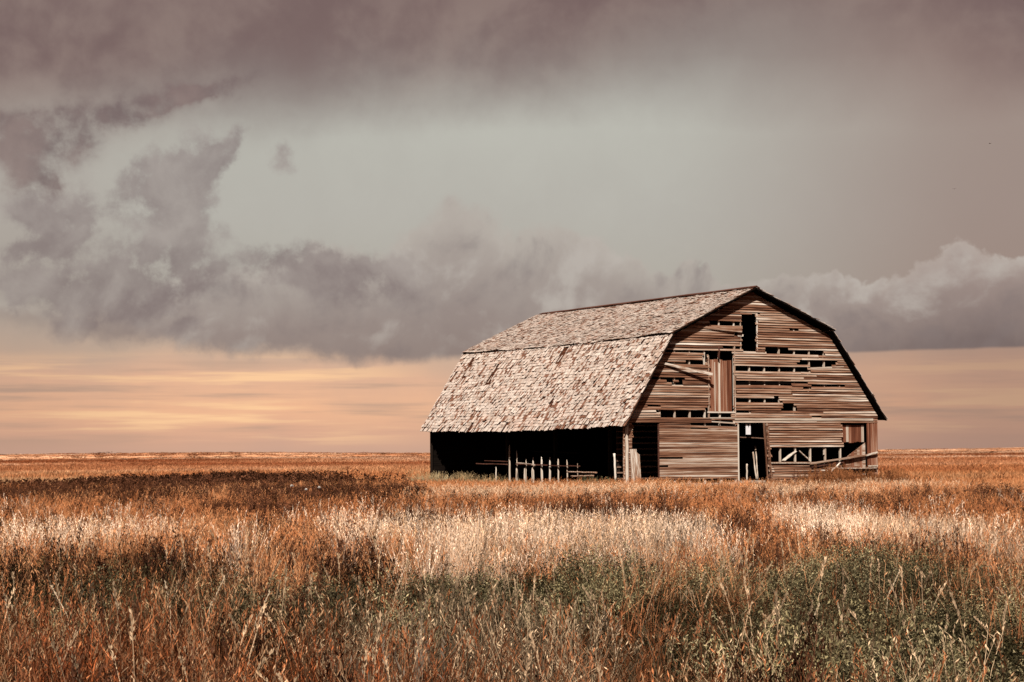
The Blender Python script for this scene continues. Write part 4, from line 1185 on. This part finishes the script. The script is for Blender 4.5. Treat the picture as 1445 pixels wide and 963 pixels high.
def forb():
    o = empty('russet_forb'); mb = MB(); pb = PB()
    for i in range(7):
        a = rp.uniform(0, 6.28); lx, ly = .28 * math.cos(a) * rp.random(), .28 * math.sin(a) * rp.random(); h = rp.uniform(.6, 1.0) if i else 1.0
        if not i: lx = ly = .03
        mb.tube([(0, 0, 0), (lx * .3, ly * .3, h * .5), (lx, ly, h)], [.007, .005, .002], 4, tn(.8, 1.2))
        for q in range(9):
            k = .3 + .7 * q / 9; aa = rp.uniform(0, 6.28); L = .16 * (1.2 - k)
            p = Vector((lx * k ** 1.5, ly * k ** 1.5, h * k)); e = p + Vector((math.cos(aa) * L, math.sin(aa) * L, L * .9))
            mb.tube([p, e], [.003, .0015], 3, 1.0)
            for z_ in range(6):
                pb.leaf(p.lerp(e, rp.random()), (rp.gauss(0, .6), rp.gauss(0, .6), 1), .03, .01, tn(.5, 1.5))
    obj('stem', mb.me('stem'), M['russet'], o); obj('leaf', pb.me('leaf'), M['russet'], o)['kind'] = 'stuff'
    return o
f0 = forb()
for i, (px_, pt_, dd, lb) in enumerate([(968, 762, 21, 'tall branching russet plant against the pale grass in front of the barn'), (1001, 772, 21, 'shorter russet plant right of the tall branching one'),
        (1232, 776, 21, 'russet plant at the top of the green weeds on the right'), (950, 795, 19, 'bushy russet plant at the left foot of the tall branching one'), (1050, 770, 22, 'russet plant between the pale grass and the dark slim dock plant')]):
    o = f0 if i == 0 else copy_tree(f0)
    place(o, px_, pt_, dd, 1.0); tag(o, lb, 'plant', 'russet plants at the edge of the pale grass')
    o.scale = (o.scale.z * .9, o.scale.z * .9, o.scale.z)
def thistle():
    o = empty('thistle'); mb = MB(); mb.tube([(0, 0, 0), (.01, 0, .5), (0, .01, .93)], [.01, .008, .006], 5, 1.0)
    obj('stem', mb.me('stem'), M['russet'], o)
    pb = PB()
    for i in range(46):
        v = Vector((rp.gauss(0, 1), rp.gauss(0, 1), rp.gauss(0, 1) * .6 + .5)).normalized()
        pb.leaf((v.x * .015, v.y * .015, .94 + v.z * .015), v, .038, .014, tn(.75, 1.05))
    obj('seed_head', pb.me('seed_head'), M['thistle'], o)
    mb = MB(); mb.tube([(0, 0, .88), (0, 0, .915), (0, 0, .95)], [.012, .026, .018], 7, .8); obj('flower_base', mb.me('flower_base'), M['dock'], o)
    return o
t0_ = thistle()
for i, (px_, pt_, lb) in enumerate([(412, 682.5, 'leftmost of three white thistle heads in the field left of the barn'), (432, 688, 'middle and lowest of three white thistle heads in the field'), (450.5, 685, 'rightmost of three white thistle heads, nearest the barn')]):
    o = t0_ if i == 0 else copy_tree(t0_)
    place(o, px_, pt_, 46, 1.0); tag(o, lb, 'thistle', 'white thistle heads')
def straw(lean, side_):
    o = empty('grass_stalk'); pts = [(0, 0, 0), (.01 * side_, 0, .35), (lean * .25 * side_, .01, .7), (lean * side_, .02, 1.0)]
    mb = MB(); mb.tube(pts, [.006, .005, .004, .002], 5, 1.0); obj('stem', mb.me('stem'), M['stem'], o)
    pb = PB()
    for q in range(60):
        t = rp.uniform(0, 1); c_ = Vector(pts[2]).lerp(Vector(pts[3]), t)
        pb.leaf(c_, (lean * side_ * 2 + rp.gauss(0, .25), rp.gauss(0, .25), 1), .04, .012, tn(.85, 1.15))
    obj('seed_head', pb.me('seed_head'), M['stem'], o)
    pb = PB()
    for q in range(2): pb.blade(0, 0, .25, .012, rp.uniform(-.2, .2), rp.uniform(-.1, .1), rp.uniform(0, 3), 1.0, 4, .6, z0=.3)
    obj('leaf', pb.me('leaf'), M['stem'], o)
    return o
s0_ = [straw(.22, 1), straw(.08, -1), straw(.3, -1)]
for i, (px_, pt_, dd, sx_, lb) in enumerate([(1247, 805, 15.5, 0, 'curved pale straw stalk rising from the green weeds at the right'), (1134, 852, 13.6, 0, 'thick pale straw stalk in the middle of the right foreground'),
        (1190, 850, 14, 1, 'thin straight straw stalk right of the thick pale one'), (289, 815, 14.2, 0, 'bent pale straw stalk in the dark weeds at the left'),
        (16, 838, 13.5, 1, 'straw stalk at the far left edge of the foreground'), (102, 828, 14, 2, 'straw stalk leaning left among the dark weeds'),
        (354, 836, 13.4, 0, 'long straw stalk leaning right at the edge of the dark weeds'), (870, 880, 12.6, 1, 'upright straw stalk in the pale tangle at the bottom centre'), (243, 820, 14, 1, 'thin straw stalk beside the bent one at the left')]):
    src_ = s0_[sx_]; o = src_ if not src_.get('label') else copy_tree(src_)
    place(o, px_, pt_, dd, 1.0); o.rotation_euler = (0, 0, random.uniform(-.4, .4)); tag(o, lb, 'grass stalk', 'single pale straw stalks in the foreground')
# two far birds
def bird(px_, py_, dd, lb, rz):
    d = ray(px_, py_); t = dd / d.y
    mb = MB(); mb.tube([(0, -.2, 0), (0, -.08, .01), (0, .1, .01), (0, .26, 0)], [.02, .06, .05, .015], 6)
    o = obj('bird', mb.me('bird', True), M['bird']); o.location = d * t + Vector((0, 0, CAMH)); o.rotation_euler = (0, 0, rz)
    for sg in (-1, 1):
        m2 = MB(); m2.quadstrip([[(sg * .03, -.08, .02), (sg * .03, .07, .02), (sg * .03, .07, .03), (sg * .03, -.08, .03)], [(sg * .25, -.05, .13), (sg * .25, .08, .13), (sg * .25, .08, .14), (sg * .25, -.05, .14)], [(sg * .5, .0, .08), (sg * .5, .04, .08), (sg * .5, .04, .085), (sg * .5, .0, .085)]])
        obj('wing', m2.me('wing'), M['bird'], o)
    tag(o, lb, 'bird', 'birds in the sky')
bird(1397, 203, 420, 'higher of two tiny birds in the sky at the right', .6)
bird(1346.5, 267, 430, 'lower of two tiny birds in the sky above the right cloud bank', -.5)
